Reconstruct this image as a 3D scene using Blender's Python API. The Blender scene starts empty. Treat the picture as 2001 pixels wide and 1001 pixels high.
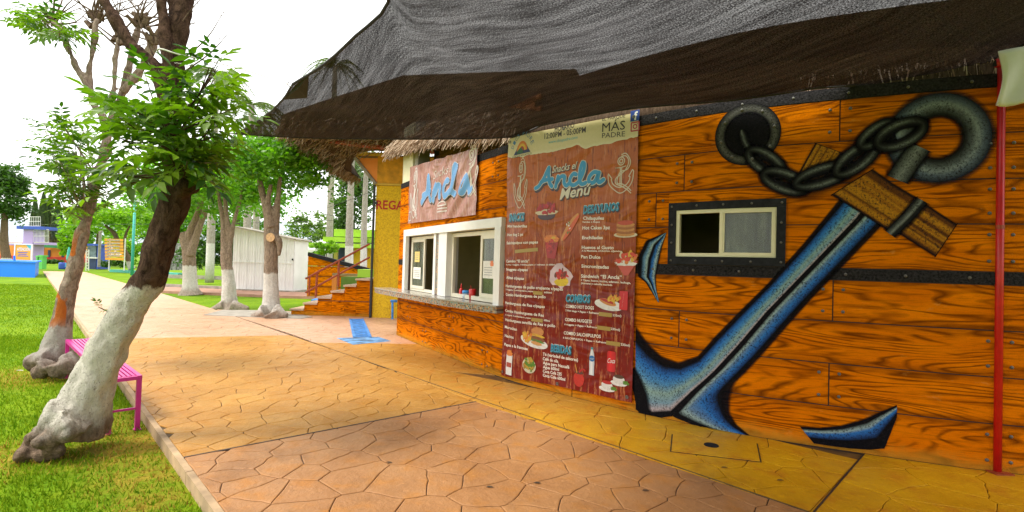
import bpy, math, random
import numpy as np
from mathutils import Vector, noise as mnoise
random.seed(7); rng = np.random.default_rng(7)
scene = bpy.context.scene
COL = scene.collection

# ------------------------------------------------------------------ camera, sky, sun, exposure
cam_data = bpy.data.cameras.new("camera")
cam = bpy.data.objects.new("camera", cam_data); COL.objects.link(cam)
cam_data.sensor_width = 36; cam_data.lens = 17.99
cam_data.clip_start = 0.05; cam_data.clip_end = 3000
cam.location = (0, 0, 1.5)
from mathutils import Matrix
cam.rotation_euler = (Matrix.Rotation(math.radians(91.1), 3, 'X') @ Matrix.Rotation(math.radians(1.65), 3, 'Z')).to_euler()
scene.camera = cam

SUN_EL, SUN_AZ = math.radians(58), math.radians(250)      # azimuth clockwise from +Y
world = bpy.data.worlds.new("World"); scene.world = world; world.use_nodes = True
wn = world.node_tree; bg = wn.nodes["Background"]
sky = wn.nodes.new("ShaderNodeTexSky"); sky.sky_type = 'NISHITA'; sky.sun_disc = False
sky.sun_elevation = SUN_EL; sky.sun_rotation = SUN_AZ
mx = wn.nodes.new("ShaderNodeMix"); mx.data_type = 'RGBA'; mx.inputs[0].default_value = 0.93
wn.links.new(sky.outputs[0], mx.inputs[6]); mx.inputs[7].default_value = (9.2, 9.2, 9.0, 1)   # bright even overcast
wn.links.new(mx.outputs[2], bg.inputs[0]); bg.inputs[1].default_value = 0.10
sl = bpy.data.lights.new("sun", 'SUN'); sl.energy = 1.5; sl.angle = math.radians(18); sl.color = (1, .95, .86)
sun = bpy.data.objects.new("sun", sl); COL.objects.link(sun)
sd = Vector((math.sin(SUN_AZ) * math.cos(SUN_EL), math.cos(SUN_AZ) * math.cos(SUN_EL), math.sin(SUN_EL)))
sun.rotation_euler = (-sd).to_track_quat('-Z', 'Y').to_euler()
scene.view_settings.view_transform = 'Standard'; scene.view_settings.look = 'None'
scene.view_settings.gamma = 1; scene.view_settings.use_curve_mapping = False
scene.view_settings.exposure = 1.3
scene.render.engine = 'CYCLES'
scene.cycles.max_bounces = 8; scene.cycles.transparent_max_bounces = 24
scene.cycles.use_denoising = True; scene.cycles.denoising_prefilter = 'NONE'

# ------------------------------------------------------------------ materials
def srgb(*c):
    return tuple(((v / 255) / 12.92 if v / 255 <= .04045 else ((v / 255 + .055) / 1.055) ** 2.4) for v in c)
class NT:
    def __init__(s, name):
        s.m = bpy.data.materials.new(name); s.m.use_nodes = True
        s.t = s.m.node_tree; s.b = s.t.nodes["Principled BSDF"]; s.out = s.t.nodes["Material Output"]
    def n(s, typ, **kw):
        x = s.t.nodes.new("ShaderNode" + typ)
        for k, v in kw.items(): setattr(x, k, v)
        return x
    def l(s, a, b): s.t.links.new(a, b)
    def val(s, x, sock):
        if isinstance(x, (int, float)): sock.default_value = x
        elif isinstance(x, tuple): sock.default_value = x if len(x) == 4 or sock.type == 'VECTOR' else (*x, 1)
        else: s.l(x, sock)
    def math(s, op, a, b=0.0, c=None, clamp=False):
        x = s.n("Math", operation=op); x.use_clamp = clamp
        s.val(a, x.inputs[0]); s.val(b, x.inputs[1])
        if c is not None: s.val(c, x.inputs[2])
        return x.outputs[0]
    def mix(s, f, a, b, mode='MIX'):
        x = s.n("Mix", data_type='RGBA', blend_type=mode)
        s.val(f, x.inputs[0]); s.val(a, x.inputs[6]); s.val(b, x.inputs[7]); return x.outputs[2]
    def coord(s, kind="Object"): return s.n("TexCoord").outputs[kind]
    def uv(s): return s.n("UVMap").outputs[0]
    def pos(s): return s.n("NewGeometry").outputs["Position"]
    def scale(s, v, sc, off=None):
        x = s.n("Mapping"); s.l(v, x.inputs[0]); x.inputs[3].default_value = sc
        if off is not None: s.val(off, x.inputs[1])
        return x.outputs[0]
    def noise(s, v, sc, det=3, rough=.55, dist=0.0):
        x = s.n("TexNoise"); s.l(v, x.inputs["Vector"]); x.inputs["Scale"].default_value = sc
        x.inputs["Detail"].default_value = det; x.inputs["Roughness"].default_value = rough
        x.inputs["Distortion"].default_value = dist
        return x.outputs["Fac"]
    def ramp(s, f, *stops, interp='LINEAR'):
        x = s.n("ValToRGB"); s.l(f, x.inputs[0]); cr = x.color_ramp; cr.interpolation = interp
        while len(cr.elements) < len(stops): cr.elements.new(.5)
        for e, (p, c) in zip(cr.elements, stops):
            e.position = p; e.color = (*c, 1) if isinstance(c, tuple) else (c, c, c, 1)
        return x.outputs[0]
    def sm(s, f, lo, hi):
        x = s.n("MapRange", interpolation_type='SMOOTHSTEP'); s.l(f, x.inputs[0])
        x.inputs[1].default_value = lo; x.inputs[2].default_value = hi; return x.outputs[0]
    def bump(s, h, strength=.3, dist=.01):
        x = s.n("Bump"); x.inputs["Strength"].default_value = strength; x.inputs["Distance"].default_value = dist
        s.l(h, x.inputs["Height"]); s.l(x.outputs[0], s.b.inputs["Normal"])
    def base(s, c, rough=.6, spec=None):
        s.val(c, s.b.inputs["Base Color"]); s.val(rough, s.b.inputs["Roughness"])
        if spec is not None: s.b.inputs["Specular IOR Level"].default_value = spec
        return s
    def attr(s, name="Col"):
        x = s.n("Attribute"); x.attribute_name = name; return x
    def rand(s): return s.n("ObjectInfo").outputs["Random"]

def plain(name, c, rough=.6, var=.12, sc=6, bump=.15, bsc=60, dist=.004, metal=0, spec=None):
    k = NT(name); co = k.coord("Object")
    n = k.noise(co, sc, 4)
    d = tuple(max(0, v * (1 - 2 * var)) for v in c); u = tuple(min(1, v * (1 + 1.3 * var)) for v in c)
    k.base(k.ramp(n, (.25, d), (.75, u)), rough, spec)
    k.b.inputs["Metallic"].default_value = metal
    if bump: k.bump(k.noise(co, bsc, 3), bump, dist)
    return k.m

def vcol(name, rough=.5, alpha=False, spk=0.0, bump=.1, bsc=90, dist=.003, spec=None):
    k = NT(name); a = k.attr(); co = k.pos()
    n = k.noise(co, 35, 4)
    c = k.mix(k.math('MULTIPLY', n, .35), a.outputs["Color"], k.mix(1.0, a.outputs["Color"], (.55, .55, .55), 'MULTIPLY'))
    if spk:
        p = k.noise(co, 58, 3, .85); p2 = k.noise(co, 7, 2)
        m = k.math('MULTIPLY', k.sm(p, .49, .62), k.math('MULTIPLY_ADD', k.sm(p2, .25, .6), .7, .3)); m = k.math('MULTIPLY', m, spk)
        c = k.mix(m, c, (.012, .01, .012))
        m2 = k.math('MULTIPLY', k.sm(k.noise(co, 150, 2, .7), .56, .70), spk * .7)
        c = k.mix(m2, c, k.mix(1.0, c, (2.0, 1.9, 1.6), 'MULTIPLY'))
    k.base(c, rough, spec)
    if alpha: k.l(a.outputs["Alpha"], k.b.inputs["Alpha"])
    k.bump(k.noise(co, bsc, 3), bump, dist)
    return k.m

MAT = {}
# painted timber on plaster: flowing dark grain lines over orange
def plank_mat(name, base_lo, base_hi, line, freq=8.0):
    k = NT(name); uv = k.uv(); r = k.rand()
    off = k.n("CombineXYZ"); k.l(k.math('MULTIPLY', r, 37.0), off.inputs[0]); k.l(k.math('MULTIPLY', r, 91.0), off.inputs[1])
    v = k.scale(uv, (.42, 2.9, 1), off.outputs[0])
    h = k.noise(v, 1.35, 2.0, .4, .18)
    f = k.math('FRACT', k.math('MULTIPLY', h, freq * 2.15))
    wob = k.noise(k.scale(uv, (1.5, 5, 1)), 2.0, 2)
    d = k.math('ABSOLUTE', k.math('SUBTRACT', f, .5))
    wd = k.math('MULTIPLY_ADD', wob, .62, -.06)
    lineM = k.math('POWER', k.math('SUBTRACT', 1.0, k.math('DIVIDE', d, wd), clamp=True), .7)
    lineM = k.math('MULTIPLY', lineM, k.sm(k.noise(k.scale(uv, (1.2, 3, 1), off.outputs[0]), 2.2, 2), .30, .55))
    fine = k.noise(k.scale(uv, (3, 40, 1)), 3, 3)
    b = k.mix(k.noise(k.scale(uv, (.9, 3, 1), off.outputs[0]), 2, 3), base_lo, base_hi)
    b = k.mix(k.math('MULTIPLY', k.sm(fine, .45, .8), .35), b, line)
    b = k.mix(k.math('MULTIPLY', k.sm(k.noise(uv, 2.3, 4), .55, .8), .30), b, (.30, .055, .006))
    b = k.mix(k.math('MULTIPLY', k.sm(k.noise(k.pos(), 110, 2, .7), .58, .7), .22), b, (.08, .03, .01))
    st = k.noise(k.scale(uv, (.8, 11, 1), off.outputs[0]), 2.0, 3, .6, .3)
    b = k.mix(k.math('MULTIPLY', k.sm(st, .50, .70), .6), b, (.17, .034, .001))
    c = k.mix(k.math('MULTIPLY', lineM, .82), b, line)
    c = k.mix(k.math('MULTIPLY', r, .22), c, k.mix(1.0, c, (.72, .6, .5), 'MULTIPLY'))
    gz = k.n("SeparateXYZ"); k.l(k.coord("Generated"), gz.inputs[0])
    ed = k.sm(k.math('MULTIPLY', k.math('ABSOLUTE', k.math('SUBTRACT', gz.outputs[2], .5)), 2.0), .62, 1.0)
    c = k.mix(k.math('MULTIPLY', ed, k.math('MULTIPLY_ADD', wob, .9, .05)), c, (.16, .038, .003))   # burnt edge sprayed along each painted board
    zz = k.n("SeparateXYZ"); k.l(k.pos(), zz.inputs[0])
    dirt = k.math('SUBTRACT', 1.0, k.sm(k.math('ADD', zz.outputs[2], k.math('MULTIPLY', k.noise(k.pos(), 5, 5, .7), .30)), .14, .30))
    c = k.mix(k.math('MULTIPLY', dirt, .55), c, (.50, .27, .03))
    scuff = k.sm(k.noise(k.scale(uv, (1.1, 2.2, 1)), 3.1, 6, .75), .60, .72)
    c = k.mix(k.math('MULTIPLY', scuff, .35), c, (.66, .34, .08))
    k.base(c, .82, .02)
    co = k.pos()
    k.bump(k.math('ADD', k.noise(co, 70, 4, .7), k.math('MULTIPLY', k.noise(co, 14, 2), .5)), .8, .009)
    return k.m
MAT['plank'] = plank_mat("painted_plank", (.60, .125, .0), (.86, .255, .001), (.075, .014, .001))
MAT['joint'] = plain("joint_paint", (.035, .014, .006), .7, .2, 20, .3)
MAT['band'] = plain("charcoal_band", (.022, .020, .021), .75, .6, 60, .8, 60, .01, 0, .1)
MAT['iron'] = plain("painted_iron", (.018, .018, .021), .6, .3, 20, .3, spec=.12)
MAT['rivet'] = plain("rivet_metal", (.13, .125, .11), .5, .3, 60, 0, metal=.2)
MAT['cream'] = plain("cream_paint", (.72, .66, .44), .5, .06, 5, .12)
MAT['white'] = plain("white_paint", (.76, .74, .70), .45, .05, 4, .12)
MAT['white_sash'] = plain("cream_aluminium", (.72, .66, .52), .4, .05, 6, .05)
MAT['room'] = plain("room_plaster", (.62, .52, .25), .8, .1, 3, .1)
MAT['dark'] = plain("bore_shade_black", (.01, .01, .01), .9, .1, 3, 0)
MAT['yellow'] = None
MAT['red_pole'] = plain("red_enamel", (.55, .012, .008), .35, .12, 12, .05)
MAT['rust_red'] = plain("rust_red_rail", (.34, .055, .015), .5, .2, 20, .1)
MAT['pink'] = plain("magenta_enamel", (.56, .012, .25), .32, .06, 8, .03)
MAT['black'] = plain("black_pipe", (.02, .02, .02), .5, .1, 8, .05)
MAT['blue_pool'] = plain("pool_blue", (.0, .19, .85), .45, .05, .6, .05)
MAT['blue_tile'] = plain("drain_blue", (.05, .26, .68), .5, .3, 9, .2)
MAT['teal'] = plain("teal_paint", (.05, .42, .36), .45, .1, 3, .03)
MAT['lilac'] = plain("lilac_plaster", (.48, .34, .72), .7, .05, .6, .1)
MAT['deep_blue'] = plain("deep_blue_paint", (.03, .08, .45), .5, .1, 2, .05)
MAT['navy'] = plain("navy_panel", (.03, .05, .14), .5, .2, 2, .05)
MAT['orange_far'] = plain("orange_plaster", (.85, .27, .04), .7, .1, .8, .1)
MAT['far_red'] = plain("red_skirting", (.7, .04, .02), .6, .1, 1, .05)
MAT['lime'] = plain("lime_paint", (.36, .62, .03), .5, .08, 2, .05)
MAT['green_bin'] = plain("green_plastic", (.12, .52, .10), .45, .08, 3, .03)
MAT['awning'] = plain("green_awning", (.04, .28, .10), .6, .1, 1, .05)
MAT['grey_stone'] = plain("grey_stone", (.28, .28, .27), .85, .45, 5, .5, 12, .02)
MAT['concrete'] = plain("grey_concrete", (.34, .30, .25), .85, .2, 4, .4, 50)
MAT['kerb'] = plain("kerb_concrete", (.44, .30, .17), .8, .22, 5, .5, 50)
MAT['terracotta'] = plain("terracotta_paving", (.42, .22, .15), .8, .15, 3, .2)
MAT['rope'] = plain("white_rope", (.6, .58, .5), .8, .1, 30, .1)
MAT['wire'] = plain("wire_sheath", (.04, .04, .04), .6, .1, 5, 0)
MAT['red_plastic'] = plain("red_plastic", (.62, .02, .015), .3, .05, 5, 0)
MAT['blue_plastic'] = plain("blue_plastic", (.05, .3, .7), .3, .05, 5, 0)
MAT['paper'] = plain("paper", (.72, .7, .64), .8, .08, 20, 0)
MAT['cut_wood'] = plain("cut_wood", (.58, .36, .18), .7, .2, 20, .2)
MAT['hill'] = plain("far_hill", (.36, .40, .45), .95, .08, .01, 0)  # blue-grey puts the distance haze into the hill colour
MAT['stepstone'] = plain("step_tread", (.60, .40, .26), .75, .12, 4, .3)
MAT['board_orange'] = plain("sign_board_orange", (.80, .38, .03), .55, .08, 2, .05)
MAT['print'] = vcol("flat_print", .38, False, 0, .08)
MAT['print_far'] = vcol("far_print", .6, False, 0, 0)
MAT['mural'] = vcol("mural_paint", .8, True, .9, .8, 75, .009, .08)

def mk_yellow():
    k = NT("yellow_stucco"); co = k.pos()
    n = k.noise(co, 28, 3, .7); w = k.noise(k.scale(co, (1, 1, .35)), 1.4, 4)
    c = k.ramp(n, (.3, (.52, .28, .004)), (.6, (.80, .52, .008)))
    c = k.mix(k.math('MULTIPLY', k.sm(w, .5, .75), .5), c, (.36, .16, .008))
    k.base(c, .8); k.bump(n, .9, .02); return k.m
MAT['yellow'] = mk_yellow()

def bark_mat(name, dark, light, white_z=None, white=(.60, .57, .52), peel=None, root_c=None):
    k = NT(name); p = k.pos()
    v = k.noise(k.scale(p, (1, 1, .45)), 20, 6, .75, .9)
    c = k.ramp(v, (.3, dark), (.62, light))
    if peel:
        pm = k.sm(k.noise(k.scale(p, (1, 1, .45)), 3.2, 3, .5, .4), .46, .49)
        zz = k.n("SeparateXYZ"); k.l(p, zz.inputs[0])
        pm = k.math('MULTIPLY', pm, k.math('MULTIPLY', k.sm(zz.outputs[2], .45, .7), k.math('SUBTRACT', 1.0, k.sm(zz.outputs[2], 1.5, 1.9))))
        c = k.mix(pm, c, peel)
    if white_z:
        sx = k.n("SeparateXYZ"); k.l(p, sx.inputs[0])
        e = k.math('ADD', sx.outputs[2], k.math('MULTIPLY', k.math('SUBTRACT', k.noise(k.scale(p, (1, 1, .5)), 14, 4, .7), .5), .22))
        m = k.math('SUBTRACT', 1.0, k.sm(e, white_z - .025, white_z + .025))
        root = k.sm(e, .04, .30)
        flake = k.math('SUBTRACT', 1.0, k.math('MULTIPLY', k.sm(k.noise(p, 48, 4, .75), .55, .68), .6))
        wc = k.ramp(k.noise(p, 16, 4, .65), (.3, tuple(x * .74 for x in white)), (.68, white))
        c = k.mix(k.math('MULTIPLY', k.math('MULTIPLY', m, flake), k.math('MULTIPLY_ADD', root, .82, .18)), c, wc)
    if root_c:
        sx2 = k.n("SeparateXYZ"); k.l(p, sx2.inputs[0])
        rm = k.math('SUBTRACT', 1.0, k.sm(k.math('ADD', sx2.outputs[2], k.math('MULTIPLY', k.math('SUBTRACT', k.noise(p, 9, 4, .7), .5), .3)), .06, .20))
        c = k.mix(k.math('MULTIPLY', rm, .9), c, k.ramp(k.noise(p, 26, 5, .75), (.32, tuple(x * .25 for x in root_c)), (.66, root_c)))
    k.base(c, .9, .06)
    k.bump(k.math('ADD', v, k.math('MULTIPLY', k.noise(p, 60, 4, .75), .9)), 1.0, .024)
    return k.m
MAT['bark_lean'] = bark_mat("dark_bark_limewashed", (.012, .007, .005), (.13, .075, .050), 1.24, (.70, .65, .55), None, (.34, .235, .16))
MAT['bark_peel'] = bark_mat("peeling_bark", (.11, .07, .05), (.40, .31, .24), .55, (.44, .40, .35), (.46, .13, .025), (.30, .22, .16))
MAT['bark_mid'] = bark_mat("mid_bark_limewashed", (.12, .085, .06), (.36, .27, .2), 1.12, (.68, .64, .58))
MAT['bark_far'] = bark_mat("far_bark", (.07, .045, .03), (.22, .15, .10), .9, (.62, .58, .52))
MAT['palm_trunk'] = bark_mat("palm_bark", (.20, .17, .14), (.46, .42, .37), 2.3, (.7, .68, .64))

def leaf_mat(name, lo, hi, use_attr=True, trans=.45, rough=.42):
    k = NT(name)
    r = k.attr("Col").outputs["Fac"] if use_attr else k.rand()
    c = k.ramp(r, (.0, lo), (1.0, hi))
    k.base(c, rough, .4)
    tr = k.n("BsdfTranslucent"); k.l(k.mix(1.0, c, (1.5, 1.9, .55), 'MULTIPLY'), tr.inputs[0])
    ms = k.n("MixShader"); ms.inputs[0].default_value = trans
    k.l(k.b.outputs[0], ms.inputs[1]); k.l(tr.outputs[0], ms.inputs[2]); k.l(ms.outputs[0], k.out.inputs[0])
    return k.m
MAT['leaf'] = leaf_mat("broad_leaf", (.026, .078, .006), (.165, .275, .012), False, .38)
MAT['leaf_mid'] = leaf_mat("bright_foliage", (.035, .12, .006), (.16, .34, .012))
MAT['leaf_dark'] = leaf_mat("dark_foliage", (.02, .062, .010), (.075, .16, .018), True, .3)
MAT['leaf_lime'] = leaf_mat("lime_foliage", (.08, .20, .008), (.26, .42, .02))
MAT['leaf_olive'] = leaf_mat("olive_foliage", (.05, .10, .015), (.16, .24, .04))
MAT['cypress'] = leaf_mat("cypress_foliage", (.018, .04, .016), (.06, .10, .032), True, .15)
MAT['palm_leaf'] = leaf_mat("palm_leaflets", (.05, .085, .02), (.16, .21, .06), True, .3)
MAT['grass'] = None

def lawn_mat():
    k = NT("lawn"); p = k.pos(); a = k.attr("dry").outputs["Fac"]
    n1 = k.noise(p, 1.1, 4); n2 = k.noise(p, 55, 3, .7); n3 = k.noise(k.scale(p, (1, 1, 1)), 9, 3)
    g = k.ramp(n1, (.3, (.10, .215, .004)), (.7, (.21, .32, .006)))
    g = k.mix(k.math('MULTIPLY', k.sm(n2, .5, .75), .7), g, (.04, .13, .003))
    g = k.mix(k.math('MULTIPLY', k.sm(n3, .5, .72), .45), g, (.27, .34, .012))
    g = k.mix(k.math('MULTIPLY', k.sm(k.noise(p, .45, 5, .65), .48, .68), .45), g, (.06, .145, .004))
    d = k.ramp(n2, (.3, (.24, .13, .02)), (.7, (.46, .30, .04)))
    m = k.math('MULTIPLY', a, k.sm(n3, .2, .62))
    k.base(k.mix(m, g, d), .9, .1); k.bump(n2, .8, .02); return k.m
MAT['lawn'] = lawn_mat()
def grass_mat():
    k = NT("grass_blade"); c = k.attr("Col").outputs["Color"]
    k.base(c, .7, .05)
    tr = k.n("BsdfTranslucent"); k.l(c, tr.inputs[0])
    ms = k.n("MixShader"); ms.inputs[0].default_value = .35
    k.l(k.b.outputs[0], ms.inputs[1]); k.l(tr.outputs[0], ms.inputs[2]); k.l(ms.outputs[0], k.out.inputs[0]); return k.m
MAT['grass'] = grass_mat()

def stone_mat(name, a, b, stain, grit=.5, rough=.5, fade=None):
    k = NT(name); p = k.pos(); r = k.rand()
    n = k.noise(p, 1.5, 5, .6); f = k.noise(p, 30, 4, .7); m = k.noise(p, 5, 4, .6)
    c = k.ramp(n, (.3, a), (.7, b))
    if fade:                                                        # the yellow colour hardener thins out along the strip
        y = k.n("SeparateXYZ"); k.l(p, y.inputs[0])
        c = k.mix(k.sm(k.math('ADD', y.outputs[1], k.math('MULTIPLY', k.noise(p, 1.2, 4), 1.6)), 5.0, 7.2), c, fade)
    c = k.mix(k.math('MULTIPLY', k.sm(m, .48, .72), .6), c, stain)
    c = k.mix(k.math('MULTIPLY', k.sm(k.noise(p, .9, 5, .7, .5), .5, .72), .5), c, tuple(x * .5 for x in a))
    c = k.mix(k.math('MULTIPLY', k.sm(k.noise(p, 11, 4, .75), .58, .7), .3), c, tuple(min(1, x * 1.5) for x in b))
    c = k.mix(k.math('MULTIPLY', r, .32), c, k.mix(1.0, c, (.78, .70, .66), 'MULTIPLY'))
    c = k.mix(k.math('MULTIPLY', k.sm(f, .56, .75), .28 * grit * 2), c, tuple(x * .45 for x in a))
    k.base(c, k.math('MULTIPLY_ADD', m, .35, rough - .22), .3)
    k.bump(k.math('ADD', k.noise(p, 6, 5, .65), k.math('MULTIPLY', f, .3)), .8, .022)
    return k.m
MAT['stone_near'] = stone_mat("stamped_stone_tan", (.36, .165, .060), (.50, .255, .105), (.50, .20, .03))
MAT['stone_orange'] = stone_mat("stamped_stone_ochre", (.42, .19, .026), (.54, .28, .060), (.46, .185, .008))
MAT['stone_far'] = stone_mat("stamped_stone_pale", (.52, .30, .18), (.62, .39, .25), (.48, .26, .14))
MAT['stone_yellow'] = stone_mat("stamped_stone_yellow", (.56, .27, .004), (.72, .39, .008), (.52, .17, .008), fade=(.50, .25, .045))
MAT['grout'] = plain("grout_grey", (.085, .058, .042), .85, .3, 8, .4)
MAT['grout_orange'] = plain("grout_ochre", (.10, .058, .02), .85, .3, 8, .4)
MAT['grout_yellow'] = plain("grout_yellow", (.16, .07, .008), .85, .3, 8, .4)
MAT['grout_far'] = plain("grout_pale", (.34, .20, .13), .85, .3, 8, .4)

def thatch_mat():
    k = NT("thatch"); p = k.pos(); c = k.ramp(k.attr("Col").outputs["Fac"], (0, (.20, .11, .05)), (1, (.58, .45, .33)))
    k.base(c, .9, .1); return k.m
MAT['thatch'] = thatch_mat()
def roof_mat():
    k = NT("thatch_mass"); p = k.pos()
    n = k.noise(k.scale(p, (1, 1, .2)), 40, 4, .7)
    k.base(k.ramp(n, (.3, (.055, .034, .022)), (.7, (.14, .095, .062))), .95, .05); k.bump(n, 1, .03); return k.m
MAT['roof'] = roof_mat()
def net_mat():
    k = NT("shade_net"); uv = k.uv()
    st = k.noise(k.scale(uv, (.5, 7, 1)), 2.0, 4, .6)              # long pulled streaks in the knit
    st2 = k.noise(k.scale(uv, (1.6, 40, 1)), 2.0, 2, .6)
    g = k.noise(k.scale(uv, (85, 110, 1)), 1.0, 2, .8)                # open stitches
    pore = k.sm(k.math('ADD', g, k.math('MULTIPLY_ADD', k.math('ADD', k.math('MULTIPLY', st, 1.1), k.math('MULTIPLY', st2, .9)), .26, -.26)), .42, .68)
    t = k.math('MULTIPLY_ADD', pore, .175, .007)
    c = k.mix(pore, (.008, .005, .008), (.085, .072, .082))  # paler open stitches put tape glints into the net colour
    k.base(c, .85, .1)
    tp = k.n("BsdfTransparent"); ms = k.n("MixShader"); k.l(t, ms.inputs[0])
    k.l(k.b.outputs[0], ms.inputs[1]); k.l(tp.outputs[0], ms.inputs[2]); k.l(ms.outputs[0], k.out.inputs[0]); return k.m
MAT['net'] = net_mat()
MAT['net_hem'] = plain("net_hem", (.02, .018, .018), .8, .2, 20, .2)
def banner_mat(name, lo, hi, streak):
    k = NT(name); uv = k.uv()
    s = k.noise(k.scale(uv, (9, 1.1, 1)), 2.2, 5, .7, .3)
    z = k.n("SeparateXYZ"); k.l(uv, z.inputs[0])
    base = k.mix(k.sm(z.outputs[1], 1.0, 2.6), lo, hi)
    st = k.sm(s, .52, .60)
    f = k.noise(k.scale(uv, (60, 14, 1)), 2, 3, .7)
    st = k.math('MULTIPLY', st, k.sm(f, .30, .55))
    c = k.mix(k.math('MULTIPLY', st, .62), base, streak)
    pl = k.math('ABSOLUTE', k.math('SUBTRACT', k.math('FRACT', k.math('MULTIPLY', z.outputs[0], 2.45)), .5))
    c = k.mix(k.math('MULTIPLY', k.math('SUBTRACT', 1.0, k.sm(pl, .0, .02)), .6), c, (.05, .01, .006))
    c = k.mix(k.math('MULTIPLY', k.sm(k.noise(k.scale(uv, (14, 2, 1)), 3, 4, .7), .56, .64), .7), c, (.10, .014, .008))
    k.base(c, .34, .28)
    cr = k.noise(k.scale(uv, (1.0, 1.7, 1)), 1.6, 2, .5, 1.2)
    k.bump(k.math('ADD', cr, k.math('MULTIPLY', k.noise(uv, 5, 2), .25)), .55, .07)
    return k.m
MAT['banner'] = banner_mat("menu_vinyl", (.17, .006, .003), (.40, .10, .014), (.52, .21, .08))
MAT['sign_vinyl'] = banner_mat("sign_vinyl", (.33, .13, .115), (.38, .19, .16), (.52, .36, .31))
def mosaic_mat():
    k = NT("mosaic_tile"); co = k.uv()
    v = k.n("TexVoronoi"); v.distance = 'CHEBYCHEV'; v.inputs["Randomness"].default_value = 0; v.inputs["Scale"].default_value = 42
    k.l(co, v.inputs["Vector"])
    sx = k.n("SeparateColor"); k.l(v.outputs["Color"], sx.inputs[0])
    c = k.ramp(sx.outputs[0], (0, (.08, .03, .015)), (.3, (.30, .14, .05)), (.55, (.20, .19, .16)), (.8, (.42, .26, .12)), (.92, (.10, .22, .20)), interp='CONSTANT')
    c = k.mix(k.sm(v.outputs["Distance"], .40, .46), c, (.33, .29, .24))
    k.base(c, .25, .5); return k.m
MAT['mosaic'] = mosaic_mat()
def glass_mat(name, tint, op):
    k = NT(name); w = k.noise(k.scale(k.pos(), (5, 5, .7)), 2.2, 4, .6); d = k.noise(k.pos(), 12, 5, .7)  # tint and upright streaks put curtain reflections into the glass colour
    k.base(k.mix(k.math('MULTIPLY', k.sm(d, .5, .7), .4), k.ramp(w, (.35, tuple(x * .35 for x in tint)), (.65, tint)), (.05, .06, .05)), .08, .5); k.b.inputs["Alpha"].default_value = op; return k.m
MAT['glass'] = glass_mat("reflection_tint_glass", (.17, .20, .13), .66)
MAT['glass_clear'] = glass_mat("window_glass", (.22, .24, .18), .5)
def shed_mat():
    k = NT("shed_sheet"); k.base(k.ramp(k.noise(k.pos(), 1.5, 4), (.3, (.70, .68, .68)), (.7, (.80, .79, .78))), .5); return k.m
MAT['shed'] = shed_mat()
def brick_mat():
    return plain("clay_brick", (.38, .12, .035), .8, .25, 9, .4)
MAT['brick'] = brick_mat()

# ------------------------------------------------------------------ object helpers
def base_of(o):
    v = Vector((0, 0, 0))
    while o is not None: v = v + o.location; o = o.parent
    return v
def link(name, me, parent=None):
    o = bpy.data.objects.new(name, me); COL.objects.link(o)
    if parent is not None: o.parent = parent
    return o
def mk(name, V, Fc, mat, parent=None, smooth=False, uv=None, col=None, kind=None):
    """one mesh object; V in world metres, stored relative to the parent chain"""
    V = np.asarray(V, dtype=float)
    if parent is not None: V = V - np.array(base_of(parent))
    me = bpy.data.meshes.new(name)
    me.from_pydata([tuple(v) for v in V], [], [tuple(f) for f in Fc])
    finish(me, mat, smooth, uv, col)
    o = link(name, me, parent)
    if kind: o['kind'] = kind
    return o
def finish(me, mat, smooth, uv, col):
    me.materials.append(MAT[mat] if isinstance(mat, str) else mat)
    if smooth: me.polygons.foreach_set("use_smooth", [True] * len(me.polygons))
    if uv is not None:
        uv = np.asarray(uv, dtype=np.float32); l = me.uv_layers.new(name="UVMap")
        idx = np.empty(len(me.loops), dtype=np.int32); me.loops.foreach_get("vertex_index", idx)
        l.data.foreach_set("uv", uv[idx].ravel())
    if col is not None:
        col = np.asarray(col, dtype=np.float32)
        if col.shape[1] == 3: col = np.c_[col, np.ones(len(col), np.float32)]
        a = me.color_attributes.new("Col", 'FLOAT_COLOR', 'POINT'); a.data.foreach_set("color", col.ravel())
    me.update()
def mk_fast(name, V, Fc, mat, parent=None, col=None, kind=None, smooth=False, attrs=None):
    """large array meshes: Fc an (n,k) int array"""
    V = np.asarray(V, dtype=np.float32)
    if parent is not None: V = V - np.array(base_of(parent), dtype=np.float32)
    Fc = np.asarray(Fc, dtype=np.int32); n, kk = Fc.shape
    me = bpy.data.meshes.new(name); me.vertices.add(len(V)); me.vertices.foreach_set("co", V.ravel())
    me.loops.add(n * kk); me.loops.foreach_set("vertex_index", Fc.ravel())
    me.polygons.add(n); me.polygons.foreach_set("loop_start", np.arange(n, dtype=np.int32) * kk)
    try: me.polygons.foreach_set("loop_total", np.full(n, kk, dtype=np.int32))
    except Exception: pass
    me.update(calc_edges=True)
    finish(me, mat, smooth, None, col)
    for k, v in (attrs or {}).items():
        a = me.attributes.new(k, 'FLOAT', 'POINT'); a.data.foreach_set("value", np.asarray(v, dtype=np.float32))
    me.validate()
    o = link(name, me, parent)
    if kind: o['kind'] = kind
    return o
def tag(o, label, cat, group=None):
    o['label'] = label; o['category'] = cat
    if group: o['group'] = group
    return o
def thing(name, label, cat, loc=(0, 0, 0), group=None):
    o = bpy.data.objects.new(name, None); COL.objects.link(o); o.location = loc; o.empty_display_size = .1
    return tag(o, label, cat, group)
def dup(o, parent=None):
    c = o.copy(); COL.objects.link(c)
    if parent is not None: c.parent = parent
    for ch in o.children: dup(ch, c)
    return c
def join(*parts):
    V = []; Fc = []
    for v, f in parts:
        b = len(V); V += [tuple(x) for x in v]; Fc += [tuple(i + b for i in q) for q in f]
    return V, Fc
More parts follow.
